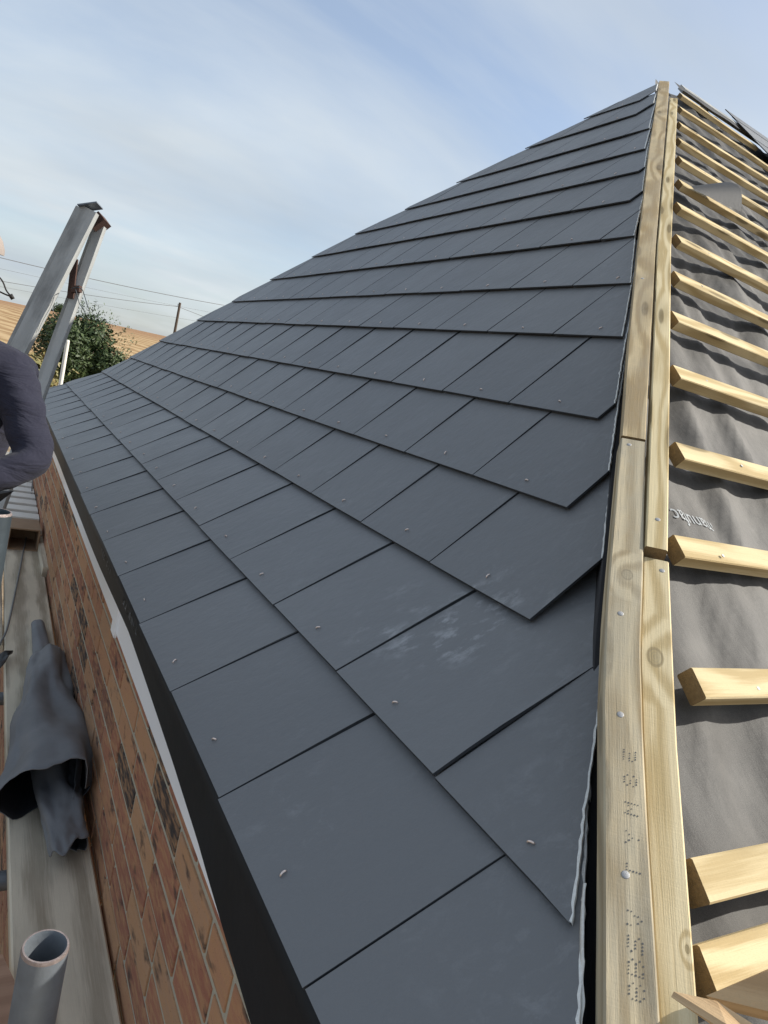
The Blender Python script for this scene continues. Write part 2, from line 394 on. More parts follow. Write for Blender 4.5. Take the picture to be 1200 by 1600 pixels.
# ------------------------------------------------------------------ setting: ground, field hill
GZ = -2.6
def grid(name, xs, ys, fz, mt):
    g = MB(); nx = len(xs)
    me = bpy.data.meshes.new(name)
    vs = [(x, y, fz(x, y)) for y in ys for x in xs]
    fs = [(j*nx+i, j*nx+i+1, (j+1)*nx+i+1, (j+1)*nx+i) for j in range(len(ys)-1) for i in range(nx-1)]
    me.from_pydata(vs, [], fs); me.materials.append(mt)
    me.polygons.foreach_set('use_smooth', [True]*len(fs))
    o = bpy.data.objects.new(name, me); col.objects.link(o)
    return o
def sm(a, b, x):
    t = max(0, min(1, (x-a)/(b-a))); return t*t*(3-2*t)
gx = [-1500, -400, -120, -60, -30, -15] + [i*.5-10 for i in range(0, 50)] + [20, 40, 80, 160, 400, 1500]
gy = [-1500, -300, -60, -20, -10] + [i*.5-5 for i in range(0, 70)] + [32, 36, 44]
def fg(x, y):
    return GZ + (.05*noise.noise(Vector((x*.6, y*.6, 0))) if -12 < x < 20 and -8 < y < 34 else 0)
tag(grid('ground', gx, gy, fg, M['dirt']), kind='structure')
def ff(x, y):
    crest = 3.2 + .03*max(-120, min(160, x)) + .25*noise.noise(Vector((x*.02, 3, 0)))
    z = GZ - .02 + (crest-GZ)*(sm(36, 175, y)*.75 + .25*max(0, min(1, (y-36)/139)))
    if y > 175: z = crest - (y-175)*.03
    return z
tag(grid('field', [-1500, -700, -300] + [i*8-160 for i in range(0, 50)] + [320, 700, 1500], [36+i*5.5 for i in range(0, 40)] + [300, 420, 700], ff, M['field']), kind='structure')

# ------------------------------------------------------------------ the house under a hipped roof
S2 = math.sqrt(.5)
PROF = [(0.015, -0.025), (0.2138, 0.1128), (0.4457, 0.2761), (0.609, 0.4435), (0.7728, 0.6243), (0.9708, 0.8407), (1.1386, 1.0254), (1.3311, 1.2350), (1.5238, 1.4439), (1.7104, 1.6433), (1.9097, 1.8426), (2.1291, 2.062), (2.3845, 2.3174), (2.5962, 2.5291), (2.797, 2.7299), (2.9978, 2.9307)]
HS = .8204; HU0 = -.61; FU0 = 5.83
HDU = [-0.0752, -0.0155, 0.0107, 0.023, 0.0215, 0.0135, 0.0062, 0.0055, -0.0172, -0.021, -0.0245, -0.0328, -0.0427, -0.0513, -0.0595, -.066]
def hipU(x, z): return HU0 + HS*(x+z)*S2
def farU(x, z): return FU0 - HS*(x+z)*S2
house = empty('house', (2.8, 2.6, GZ))
tag(house, 'brick house with a half slated grey hipped roof, bare battens on its right slope', 'house')

# -- slates (one roof covering; each slate modelled inside it)
TH = .0052
sl = MB(); rivets = []
def clip(poly, f, name):
    """poly: list of (t,u,tag of the edge leaving the point)"""
    out = []
    n = len(poly)
    for i in range(n):
        a = poly[i]; b = poly[(i+1) % n]
        fa, fb = f(a[0], a[1]), f(b[0], b[1])
        if fa >= 0: out.append(a) if fb >= 0 else None
        if fa >= 0 and fb < 0:
            k = fa/(fa-fb); out.append(a); out.append((a[0]+(b[0]-a[0])*k, a[1]+(b[1]-a[1])*k, name))
        elif fa < 0 and fb >= 0:
            k = fa/(fa-fb); out.append((a[0]+(b[0]-a[0])*k, a[1]+(b[1]-a[1])*k, a[2]))
    return out
MISS = {2, 3, 4, 8, 9, 12, 13}
JO = [-.3192, -.1703, -.0252, .1276, .2761, .4145]
rnd = random.Random(21)
for k in range(14):
    p0 = Vector((PROF[k][0], 0, PROF[k][1])); p1 = Vector((PROF[k+1][0], 0, PROF[k+1][1]))
    g = (p1-p0).length
    nrm = Vector((-(p1-p0).z, 0, (p1-p0).x)).normalized()
    gap_n = TH + .0019
    q1 = p1 - nrm*gap_n
    td = (q1-p0).normalized(); nrm = Vector((-td.z, 0, td.x))
    Lx = g + (.30 if k < 6 else .42) if k < 12 else g+.1
    h0u = hipU(p0.x, p0.z) + HDU[k]; hsl = HS*(td.x+td.z)*S2 + (HDU[k+1]-HDU[k])/g; fsl = HS*(td.x+td.z)*S2
    f0u = farU(p0.x, p0.z)
    j0 = (JO[k] if k < 6 else (.28 if k % 2 == 0 else .125))
    j0 = {8: 1.151, 9: 1.345, 12: 2.19, 13: 2.42}.get(k, j0)
    if k in (8, 9, 12, 13): j0 -= .303*3
    W0 = .303
    i = -3
    first = None
    while True:
        u0 = j0 + i*W0; u1 = u0 + W0; i += 1
        if u0 > f0u + .3: break
        if u1 < h0u - .15 and k not in MISS: continue
        if k in MISS:
            if u0 < h0u + .012: continue
        setb = rnd.uniform(.0, .004); setr = rnd.uniform(.008, .016) if k < 6 else rnd.uniform(0, .010); fsb = rnd.uniform(-.01, .01)
        if k == 1: setb, setr = (.002, .016) if u1 < -.1 else (.016, .006)
        if k == 2: setb, setr = .011, .012
        if k == 3: setb, setr = .008, .008
        ga = (.0011 if k < 4 else .0021) + rnd.random()*.0008
        dt = rnd.gauss(0, .0008)
        poly = [(dt, u0+ga, 'near'), (Lx, u0+ga, 'top'), (Lx, u1-ga, 'far'), (dt+rnd.gauss(0, .0005), u1-ga, 'tail')]
        # order: near edge goes up-slope from (0,u0); top; far edge down; tail back
        poly = clip(poly, lambda t, u: u - (h0u + hsl*t + setb + setr*(1-t/g)), 'cut')
        if len(poly) < 3: continue
        if k == 0: poly = [(t, u + (.046*(u+.805))*max(0, 1-t/g), e) for t, u, e in poly]
        poly = clip(poly, lambda t, u: (f0u - fsl*t + fsb) - u, 'cutf')
        if len(poly) < 3: continue
        area = abs(sum(poly[a][0]*poly[(a+1) % len(poly)][1]-poly[(a+1) % len(poly)][0]*poly[a][1] for a in range(len(poly))))/2
        if area < .002: continue
        lift_near = abs(rnd.gauss(0, .0006)); lift_far = abs(rnd.gauss(0, .0005))
        if k == 1 and abs(u0 - JO[1]) < .02: lift_near = .0075
        if k == 2 and first is None: lift_near = .003
        first = 1
        def P(t, u, dn=0.0):
            a = max(0, min(1, (u-u0)/W0)); w_ = max(0, 1-t/.3)
            mid = lift_near*(1-a)**2 + lift_far*a*a
            if k == 1 and lift_near > .005: w_ = max(0, 1-abs(t-.09)/.2) * (1 if t > .0 else .6)
            q = p0 + td*t + nrm*(mid*w_ + dn - max(0, t-g)*.03); q = q.copy(); q.y = u; return q
        # subdivide & roughen cut edges
        ring = []
        n = len(poly)
        for a in range(n):
            t0, uu0, tg = poly[a]; t1, uu1, _ = poly[(a+1) % n]
            ring.append((t0, uu0, tg))
            ln = math.hypot(t1-t0, uu1-uu0)
            if tg == 'cut' and k < 14:
                ns = max(2, int(ln/.010))
                for s_ in range(1, ns):
                    q = s_/ns; j = rnd.gauss(0, .0004) + .0006*noise.noise(Vector((uu0*9+q*ln*7, k*3.1, i)))
                    ring.append((t0+(t1-t0)*q + j*.7, uu0+(uu1-uu0)*q - j, 'cut'))
            elif tg in ('near', 'tail') and k < 5:
                ns = 5
                for s_ in range(1, ns):
                    q = s_/ns
                    ring.append((t0+(t1-t0)*q, uu0+(uu1-uu0)*q, tg))
        val = min(1, max(0, rnd.gauss(.5, .2)))
        n = len(ring)
        tops = [P(t, u) for t, u, _ in ring]
        # pale chipped rim along cut edges: inset points
        inset = []
        for a in range(n):
            t, u, tg = ring[a]; ptg = ring[a-1][2]
            if tg == 'cut' or ptg == 'cut':
                e = max(.0012, rnd.gauss(.0024, .0005)) if k < 9 else .003
                inset.append(P(t - e*.55, u + e*.85))
            else: inset.append(tops[a])
        sl.face(inset[::-1], [(0, 0)]*n, val, 0)
        lows = [P(t, u, -TH) for t, u, _ in ring]
        for a in range(n):
            b = (a+1) % n
            tg = ring[a][2]
            if tg == 'cut':
                sl.face([inset[a], inset[b], tops[b], tops[a]], None, val, 1)
                sl.face([tops[a], tops[b], lows[b], lows[a]], None, val, 1)
            else:
                if (inset[a]-tops[a]).length > 1e-6 or (inset[b]-tops[b]).length > 1e-6:
                    sl.face([inset[a], inset[b], tops[b], tops[a]], None, val, 0)
                sl.face([tops[a], tops[b], lows[b], lows[a]], None, val, 2)
        sl.face(lows, None, val, 2)
        # rivet in the middle of the tail
        um = (u0+u1)/2 + rnd.gauss(0, .006); tm = .030 + rnd.gauss(0, .003)
        if h0u + hsl*tm + .02 < um < f0u - fsl*tm - .02:
            c = P(tm, um); rivets.append((c, nrm.copy(), td.copy(), rnd.random()*2.4-1.9, k))
roof = sl.build('slate_roof', [M['slate'], M['cut'], M['slate_side']], house, merge=False)
roof['label'] = 'dark grey slates laid in neat courses on the left slope, pale cut edges along the hip'
# copper disc rivet: bent over pin, one part each for the nearest hundred
def rivet_mesh():
    b = MB()
    path = [Vector((math.cos(a)*.0046, 0, math.sin(a)*.0036-.0006)) for a in [math.pi*(i/7) for i in range(1, 8)]]
    b.tube(path, [.0012, .0014, .0014, .0014, .0013, .0012, .0008], 7)
    return b
def rivet_mat(c, n, t, rot):
    y = n.cross(t); X = t*math.cos(rot) + y*math.sin(rot); Y = n.cross(X)
    mm = Matrix.Identity(4)
    for i in range(3): mm[i][0] = X[i]; mm[i][1] = Y[i]; mm[i][2] = n[i]; mm[i][3] = c[i]
    return mm
rivets.sort(key=lambda r: (r[0]-CAM).length)
rv0 = rivet_mesh().build('copper_rivet', M['copper'], roof, True)
for i, (c, n, t, rot, k) in enumerate(rivets[:99]):
    o = rv0 if i == 0 else rv0.copy()
    if i: col.objects.link(o); o.parent = roof
    o.matrix_local = rivet_mat(c, n, t, rot)
rest = MB(); src = rivet_mesh()
for c, n, t, rot, k in rivets[99:]:
    mm = rivet_mat(c, n, t, rot)
    for f in src.f: rest.face([mm @ Vector(src.v[j]) for j in f])
ro = rest.build('copper_rivet', M['copper'], roof, True); ro['kind'] = 'stuff'

# -- deck below the slates, rear slope
H = Vector((S2, HS, S2)).normalized()
P0 = Vector((0.0335, -.61, -.0335))
nR = Vector((1, 0, 0)).cross(H); nR.normalize()
if nR.z < 0: nR = -nR
T = nR.cross(Vector((1, 0, 0))); T.normalize()
if T.z < 0: T = -T
nL = Vector((-S2, 0, S2)); Nn = (nL+nR).normalized(); Sd = H.cross(Nn)
if Sd.x < 0: Sd = -Sd
dk = MB()
xs_ = [(x, z) for x, z in PROF]
for k in range(14):
    (x0, z0), (x1, z1) = PROF[k], PROF[k+1]
    o0 = Vector((.045, 0, -.045))
    a, b, c, d = hipU(x0, z0), farU(x0, z0), farU(x1, z1), hipU(x1, z1)
    if d > c: c = d = (c+d)/2
    dk.face([Vector((x0, a, z0))+o0, Vector((x0, b, z0))+o0, Vector((x1, c, z1))+o0, Vector((x1, d, z1))+o0])
dk.build('roof_deck', M['deck'], house)
rr = MB()
for k in range(14):
    (x0, z0), (x1, z1) = PROF[k], PROF[k+1]
    y0, y1 = farU(x0, z0)-.02, max(2.56, farU(x1, z1)-.02)
    rr.face([Vector((x0+.05, y0, z0-.07)), Vector((9, y0, z0-.07)), Vector((9, y1, z1-.09)), Vector((x1+.05, y1, z1-.09))])
rr.face([Vector((9, -.6, 0)), Vector((9, 5.77, 0)), Vector((9, 2.58, 2.70))])
rr.build('rear_roof_slope', M['underlay'], house)

# -- right slope: underlay with sags, battens, ridge board, first slates
def upt(x, t, r): return Vector((x, P0.y, P0.z)) + T*t + nR*r
def hx(t): return P0.x + t/(H.dot(T))*H.x      # x of the hip line at slope distance t
BT = [0.2, .271, .477, .697, .925, 1.176, 1.413, 1.661, 1.939, 2.237, 2.517, 2.855, 3.174, 3.515, 3.892, 4.291]
BX = [.296, .335, .485, .602, .752, .915, 1.069, 1.24, 1.435, 1.639, 1.84, 2.07, 2.29, 2.527, 2.79, 3.062]
def sag(x, t):
    q = x*.9 - t*.16
    a = noise.noise(Vector((q*5.2, t*.55, 1.7)))
    b = noise.noise(Vector((q*13.0, t*1.3, 5.1)))
    c = noise.noise(Vector((x*3.0, t*4.5, 9.2)))
    ridge = (1-abs(noise.noise(Vector((q*4.1+2.0, t*.8, 3.3)))))**3
    e = noise.noise(Vector((q*24.0, t*1.6, 7.7)))
    r = -.014 + .025*a + .019*b + .006*c + .008*e + .024*(ridge-.4)
    # pinned down under each batten
    for bt in BT:
        d = (t-bt+.02)/.05
        if abs(d) < 3: r = r*(1-.35*math.exp(-d*d)) + .010*.35*math.exp(-d*d)
    return min(r, .0225)
me = bpy.data.meshes.new('roof_underlay')
vs = []; fs = []
NU, NV = 150, 330
for j in range(NV+1):
    t = -.12 + (4.62+.12)*j/NV
    x0 = hx(t) + .055
    for i in range(NU+1):
        q = i/NU; x = x0 + (q**1.25)*(4.6 - .35*t)
        vs.append(upt(x, t, sag(x, t)*min(1, (x-x0)/.05+.15)))
for j in range(NV):
    for i in range(NU):
        a = j*(NU+1)+i; fs.append((a, a+1, a+NU+2, a+NU+1))
me.from_pydata([tuple(v) for v in vs], [], fs); me.materials.append(M['underlay']); me.polygons.foreach_set('use_smooth', [True]*len(fs))
und = bpy.data.objects.new('roof_underlay', me); col.objects.link(und); und.parent = house; und.location = -house.location
und['label'] = 'wrinkled dark grey roofing membrane under the bare battens'
def text_mesh(body, size):
    cu = bpy.data.curves.new('t', 'FONT'); cu.body = body; cu.size = size; cu.resolution_u = 3
    to = bpy.data.objects.new('t', cu); col.objects.link(to)
    bpy.context.view_layer.update()
    mm = bpy.data.meshes.new_from_object(to.evaluated_get(bpy.context.evaluated_depsgraph_get()))
    bpy.data.objects.remove(to); bpy.data.curves.remove(cu)
    bm = bmesh.new(); bm.from_mesh(mm); bmesh.ops.subdivide_edges(bm, edges=[e for e in bm.edges if e.calc_length() > .004], cuts=2, use_grid_fill=False); bm.to_mesh(mm); bm.free()
    return mm
tm = text_mesh('manufac', .044)
wmax = max(v.co.x for v in tm.vertices)
for v in tm.vertices:
    x = .712 + (wmax - v.co.x)*.80; t = .800 - v.co.y - (x-.71)*.10
    v.co = upt(x, t, sag(x, t)*min(1, (x-hx(t)-.055)/.05+.15) + .0012)
tm.materials.append(M['print'])
to = bpy.data.objects.new('printed_text', tm); col.objects.link(to); to.parent = und
# battens
for i, (t, x) in enumerate(zip(BT, BX)):
    b = MB(); v = random.random()
    xe = 3.86 if t > 3.3 else x + 3.4
    wd = .042 if i not in (0,) else .046
    tw = random.gauss(0, .0035)
    ax = (Vector((1, 0, 0)) + T*tw).normalized()
    ln = xe - x
    n_ = 12
    path = []; fr = []
    for s_ in range(n_+1):
        q = s_/n_
        path.append(upt(x, t-wd/2, .050) + ax*(ln*q) + T*(.004*math.sin(q*3+v*9)) + nR*(.003*math.sin(q*4+v*5)-.001))
        fr.append((T, nR))
    ch = .0018; th_ = .0255
    pr = [(-wd/2+ch, 0), (-wd/2, -ch), (-wd/2, -th_+ch), (-wd/2+ch, -th_), (wd/2-ch, -th_), (wd/2, -th_+ch), (wd/2, -ch), (wd/2-ch, 0)]
    b.sweep(path, fr, pr, v, 0, v*3, endm=1)
    bo = b.build('batten', [M['batten'], M['endgrain']], house)
    nb = MB()
    c = upt(x, t-wd/2 + random.uniform(-.008, .008), .0490) + ax*(.07 + random.random()*.12)
    nb.tube([c, c+nR*.0014], .0027, 10)
    nb.build('nail', M['nail'], bo)
# raised flap of underlay between two battens
fl = MB()
A_ = upt(1.86, 2.44, .045)
for i in range(8):
    for j in range(6):
        def fp(i, j):
            u = i/8; w_ = j/6; wd = .03+.14*u
            return A_ + Vector((1, 0, 0))*(.25*u) + T*((w_-.5)*wd + .05*u) + nR*(.02 + .05*math.sin(w_*2.6)*u + .02*u)
        fl.face([fp(i, j), fp(i+1, j), fp(i+1, j+1), fp(i, j+1)])
fo = fl.build('underlay_flap', M['flap'], house, True)
# ridge board and top piece of underlay
rb = MB(); rb.box(upt(3.26, 4.54, .056), Vector((1, 0, 0)), T, nR, 3.2, .06, .030, .3, ch=.002)
rb.build('ridge_board', M['greywood'], house)
rf = MB()
for i in range(10):
    x0, x1 = 3.16+i*.066, 3.16+(i+1)*.066
    rf.face([upt(x0, 4.44+.02*math.sin(i), .050), upt(x1, 4.44+.02*math.sin(i+1), .050), upt(x1, 4.52, .053), upt(x0, 4.52, .053)])
rf.build('ridge_underlay', M['roll_in'], house, True)
# slates already laid on the far part of the right slope
rs = MB()
for k in range(6):
    t = 3.30 + k*.25
    xe0 = 3.82
    while xe0 < 7.2:
        w_ = .15 if (k % 2 and xe0 < 3.83) else .303
        a, b = xe0+.0015, xe0+w_-.0015
        tu = min(t+.30, 4.70); v = random.random()
        c = [upt(a, t, .0700), upt(b, t, .0700), upt(b, tu, .0675), upt(a, tu, .0675)]
        d = [q - nR*.0055 for q in c]
        rs.face(c, None, v, 0); rs.face(d[::-1], None, v, 2)
        for q in range(4): rs.face([c[q], d[q], d[(q+1) % 4], c[(q+1) % 4]], None, v, 2)
        xe0 += w_
rs_o = rs.build('slate_roof', [M['slate'], M['cut'], M['slate_side']], house)
rs_o['label'] = 'slates already laid high on the far end of the battened slope'

# -- hip boards
def interp(tab, d):
    if d <= tab[0][0]:
        (a, b), (c, e) = tab[0], tab[1]; return b + (d-a)*(e-b)/(c-a)
    for (a, b), (c, e) in zip(tab, tab[1:]):
        if d <= c: return b + (d-a)*(e-b)/(c-a)
    return tab[-1][1]
LL = [(.217, .0376), (.381, .0276), (.551, .016), (.696, .011), (1.006, .011), (1.156, .0114), (1.528, .009), (2.178, .012), (3.297, .022), (5.317, .057)]
LR = [(.241, .082), (.396, .070), (.505, .063), (.633, .057), (.763, .057), (1.02, .0546), (1.153, .0532), (2.198, .062), (5.144, .1134)]
RR = [(.252, .116), (.379, .1094), (.511, .1024), (.619, .0994), (.84, .0944)]
UL = [(.80, .0575), (.928, .059), (2.144, .065), (4.6, .112)]
UR = [(.80, .0895), (.939, .091), (2.158, .103), (4.598, .152)]
def hb(name, mt, d0, d1, fa, fb, off, th, val, fseg=40, lab=None):
    b = MB(); n_ = fseg; path = []; frs = []; rings = []
    ch = .002
    for i in range(n_+1):
        d = d0 + (d1-d0)*i/n_
        a, c = fa(d), fb(d); o_ = off(d)
        rings.append([P0+H*d+Sd*s_+Nn*(o_+h) for s_, h in [(a+ch, 0), (c-ch, 0), (c, -ch), (c, -th+ch), (c-ch, -th), (a+ch, -th), (a, -th+ch), (a, -ch)]])
    wv = [0, .045, .047, .07, .073, .118, .12, .145, .148]
    for i in range(n_):
        da, db = (d1-d0)*i/n_, (d1-d0)*(i+1)/n_
        for j in range(8):
            j2 = (j+1) % 8
            b.face([rings[i][j], rings[i][j2], rings[i+1][j2], rings[i+1][j]], [(da, wv[j]), (da, wv[j+1]), (db, wv[j+1]), (db, wv[j])], val)
    b.face(rings[0][::-1], [(j*.01, j*.013) for j in range(8)], val, 1); b.face(rings[-1], [(j*.01, j*.013) for j in range(8)], val, 1)
    o = b.build(name, [mt, M['endgrain']], house)
    if lab: o['label'] = lab
    return o
hbs = []
hbs.append(hb('hip_board', M['board_old'], 1.124, 5.2, lambda d: interp(LL, d), lambda d: interp(LR, d), lambda d: .014, .020, .31, lab='long weathered upper board on the left of the hip'))
hbs.append(hb('hip_board', M['board_low'], -.22, 1.118, lambda d: interp(LL, d), lambda d: interp(LR, d), lambda d: .0125, .034, .62, lab='lower left hip board stamped with dotted letters'))
hbs.append(hb('hip_board', M['board_knot'], -.22, .822, lambda d: interp(LR, d)+.0018, lambda d: interp(RR, d), lambda d: .003, .022, .13, lab='lower right hip board with a round knot'))
hbs.append(hb('hip_board', M['board_new'], .832, 4.62, lambda d: interp(UL, d), lambda d: interp(UR, d), lambda d: .0155, .026, .84, lab='pale upper batten on the right of the hip'))
tn = MB(); pr_ = None
for i in range(91):
    d = .05 + .29*i/90; b0 = interp(LL, d)
    wq = max(.0, .0025 + .005*noise.noise(Vector((d*9, 1.5, 0))) + .0025*noise.noise(Vector((d*55, 6.5, 0))))*(1 if .16 < d < .27 else .5)
    c0 = P0 + H*d + Sd*(b0-.0125+.003*noise.noise(Vector((d*14, .5, 0)))) + Nn*(-.022); c1 = c0 + Sd*(wq+.0008) + Nn*(.006+.004*noise.noise(Vector((d*20, 4.5, 0))))
    if pr_: tn.face([pr_[0], pr_[1], c1, c0])
    pr_ = (c0, c1)
to_ = tn.build('torn_membrane_edge', M['cut'], house, True); md = to_.modifiers.new('s', 'SOLIDIFY'); md.thickness = .001
hr = hb('hip_rafter', M['deck'], -.3, 4.85, lambda d: interp(LL, d)+.002, lambda d: interp(LL, d)+.07, lambda d: -.078, .10, .4)
# nails and knots in the boards
def hp(d, s_, off): return P0 + H*d + Sd*s_ + Nn*off
for bi, d, s_, off in ((1, .527, .037, .0125), (1, .687, .030, .0125), (1, .345, .050, .0125), (1, 1.10, .026, .0125), (2, .80, .085, .003), (0, 1.9, .03, .014), (3, .9, .075, .0155)):
    nb = MB(); c = hp(d, s_, off-.0008)
    nb.tube([c, c+Nn*.0010, c+Nn*.0013], [.0040, .0040, .0034], 14)
    nb.build('nail', M['nail'], hbs[bi], True)
# dotted ink stamp
GL = {'E': ["11111", "10000", "11110", "10000", "11111"], '8': ["01110", "10001", "01110", "10001", "01110"], 'M': ["10001", "11011", "10101", "10001", "10001"], 'Y': ["10001", "01010", "00100", "00100", "00100"],
      'T': ["11111", "00100", "00100", "00100", "00100"], 'V': ["10001", "10001", "01010", "01010", "00100"], 'S': ["01111", "10000", "01110", "00001", "11110"], 'B': ["11110", "10001", "11110", "10001", "11110"], '1': ["00100", "01100", "00100", "00100", "01110"], '5': ["11111", "10000", "11110", "00001", "11110"]}
for ch_, d in (('E', .462), ('8', .433), ('M', .402), ('Y', .372), ('T', .340), ('V', .298), ('S', .277), ('B', .259), ('B', .241), ('8', .205), ('5', .182), ('1', .165), ('E', .146)):
    st = MB()
    for r_ in range(5):
        for c_ in range(5):
            if GL[ch_][r_][c_] == '1' and random.random() > .1:
                dd = d*1.03 + (c_-2)*.0030; ss = interp(LL, d) + .027 - (2-r_)*.0031
                c = hp(dd, ss, .0128)
                r0 = random.uniform(.0006, .00095)
                st.face([c + H*(math.cos(a)*r0*1.2) + Sd*(math.sin(a)*r0) for a in [q*math.pi/3 for q in range(6)]])
    st.build('stamped_letter', M['ink'], hbs[1], merge=False)

# -- eaves felt, fascia, walls
ef = MB(); NY = 260
def felt(y, w_):
    tab = [(-.9, .150), (-.22, .134), (0.0, .1085), (.07, .099), (.25, .085), (.75, .060), (2.1, .072), (6, .066)]
    dz = -(interp(tab, y) - .005 + .002*math.sin(y*5.3+1))
    near = sm(.7, -.3, y)
    xx = .016 + .002*math.sin(y*3.0)*w_ + .003*w_*near
    if w_ > 0: return Vector((xx + .003*math.sin(w_*3.1), y, -.0320 + dz*w_))
    return Vector((.016 - w_*.10*.8, y, -.0320 - w_*.10*.5))
for i in range(NY):
    y0 = -.9 + 6.6*i/NY; y1 = -.9 + 6.6*(i+1)/NY
    ws = [-.6, 0, .2, .4, .6, .8, 1.0]
    for a, b in zip(ws, ws[1:]):
        ef.face([felt(y0, a), felt(y0, b), felt(y1, b), felt(y1, a)])
efo = ef.build('eaves_felt', M['black_felt'], house, True)
pm = MB()
for ys in (1.28, .86):
    for q in range(7):
        yy = ys + q*.030*(-1)
        for s_ in range(4):
            if random.random() < .75:
                a = random.choice([(0, .014, 0, .003), (0, .003, 0, .016), (.011, .014, 0, .016), (0, .014, .012, .015)])
                base = felt(yy, .18)
                c = [Vector((base.x-.0022, yy - a[0], base.z - a[2])), Vector((base.x-.0022, yy-a[1], base.z-a[2])), Vector((base.x-.0022, yy-a[1], base.z-a[3])), Vector((base.x-.0022, yy-a[0], base.z-a[3]))]
                pm.face(c)
pm.build('printed_mark', M['print_dim'], efo, merge=False)
fa = MB()
fa.box((.060, 1.02, -.06), Vector((0, 1, 0)), Vector((1, 0, 0)), Vector((0, 0, 1)), 4.7, .016, .146, ch=.002)
fa.box((.058, -.7, -.06), Vector((0, 1, 0)), Vector((1, 0, 0)), Vector((0, 0, 1)), 1.75, .016, .150, ch=.002)
fao = fa.build('fascia_board', M['white'], house)
fj = MB(); fj.box((.0475, 1.035, -.06), Vector((0, 1, 0)), Vector((1, 0, 0)), Vector((0, 0, 1)), .055, .008, .158, ch=.001)
fj.build('joint_cover', M['white'], fao)
so = MB(); so.face([(.066, -.6, -.195), (.066, 5.7, -.195), (.14, 5.7, -.195), (.14, -.6, -.195)]); so.build('soffit', M['white'], house)
def brick_wall(org, du, L, Ht):
    b = MB(); n_ = Vector((du.y, -du.x, 0)); rb_ = random.Random(3)
    rows = int(Ht/.075)
    up = Vector((0, 0, 1))
    for r_ in range(rows):
        z1 = -r_*.075; z0 = z1 - .0635
        x = -(.1125 if r_ % 2 else 0) + (.056 if r_ % 4 == 2 else 0)
        while x < L:
            w_ = .2155 if rb_.random() > .06 else .1025
            a, c = max(0, x), min(L, x+w_)
            if c - a > .02:
                j = rb_.gauss(0, .0012); v = rb_.random()
                e = .0022
                ex = .0022 + abs(rb_.gauss(0, .001))
                za, zb = z0 + rb_.gauss(0, .0008), z1 + rb_.gauss(0, .0008)
                P_ = lambda s_, z, k_: org + du*s_ + up*z + n_*k_
                fr = [P_(a+e, za+e, ex), P_(c-e, za+e, ex), P_(c-e, zb-e, ex), P_(a+e, zb-e, ex)]
                bk = [P_(a, za, -.002), P_(c, za, -.002), P_(c, zb, -.002), P_(a, zb, -.002)]
                md = [P_(a+.001, za+.001, ex-.001), P_(c-.001, za+.001, ex-.001), P_(c-.001, zb-.001, ex-.001), P_(a+.001, zb-.001, ex-.001)]
                b.face(fr, None, v, 0)
                for q in range(4):
                    q2 = (q+1) % 4
                    b.face([md[q], md[q2], fr[q2], fr[q]], None, v, 0)
                    b.face([bk[q], bk[q2], md[q2], md[q]], None, v, 0)
            x += w_ + .0105
    m0 = [org, org+du*L, org+du*L-up*Ht, org-up*Ht]
    b.face(m0, None, .5, 1)
    bk = [p - n_*.1 for p in m0]
    b.face(bk[::-1], None, .5, 1)
    for q in range(4): b.face([m0[q], bk[q], bk[(q+1) % 4], m0[(q+1) % 4]], None, .5, 1)
    return b
bw = brick_wall(Vector((.079, 5.62, -.21)), Vector((0, -1, 0)), 6.12, 2.39).build('brick_wall', [M['brick'], M['mortar']], house, merge=False)
bw2 = brick_wall(Vector((.192, -.5, -.21)), Vector((1, 0, 0)), 8.6, 2.39).build('brick_wall', [M['brick'], M['mortar']], house, merge=False)
cl = MB(); cl.face([(.2, 5.62, -.2), (8.8, 5.62, -.2), (8.8, 5.62, GZ), (.2, 5.62, GZ)], mi=0); cl.face([(8.8, 5.62, -.2), (8.8, -.4, -.2), (8.8, -.4, GZ), (8.8, 5.62, GZ)])
cl.build('brick_wall', M['mortar'], house)

# ------------------------------------------------------------------ timber offcuts at the bottom of the battened slope
def at(x, y, depth):
    q = ((x-600)/1090.8, (y-800)/1090.8, 1.0)
    return CAM + sum((Vector(RW[i])*q[i] for i in range(3)), Vector())*depth
def wedge(pts_top, drop, name):
    b = MB()
    n_ = (pts_top[1]-pts_top[0]).cross(pts_top[2]-pts_top[0]).normalized()
    if n_.z < 0: n_ = -n_
    lo = [p - n_*drop for p in pts_top]
    k = len(pts_top)
    ax = (pts_top[1]-pts_top[0]).normalized(); bx = n_.cross(ax)
    uvf = lambda ps: [((p-pts_top[0]).dot(ax), (p-pts_top[0]).dot(bx)+(p-pts_top[0]).dot(n_)) for p in ps]
    b.face(pts_top, uvf(pts_top), .4); b.face(lo[::-1], uvf(lo[::-1]), .4)
    for q in range(k):
        ps = [pts_top[q], lo[q], lo[(q+1) % k], pts_top[(q+1) % k]]
        b.face(ps, uvf(ps), .7)
    return b.build(name, M['offcut'])
o1 = wedge([at(1053, 1549, .545), at(1135, 1600, .515), at(1260, 1690, .48), at(1255, 1650, .49), at(1120, 1564, .535)], .005, 'timber_offcut')
tag(o1, 'pale pointed wooden offcut jutting over the lower right hip board', 'wood offcut')
o2 = wedge([at(1103, 1556, .595), at(1280, 1600, .54), at(1290, 1480, .57), at(1200, 1514, .59)], .030, 'timber_offcut')
tag(o2, 'broad wedge of brown timber resting on the lowest batten in the corner', 'wood offcut')

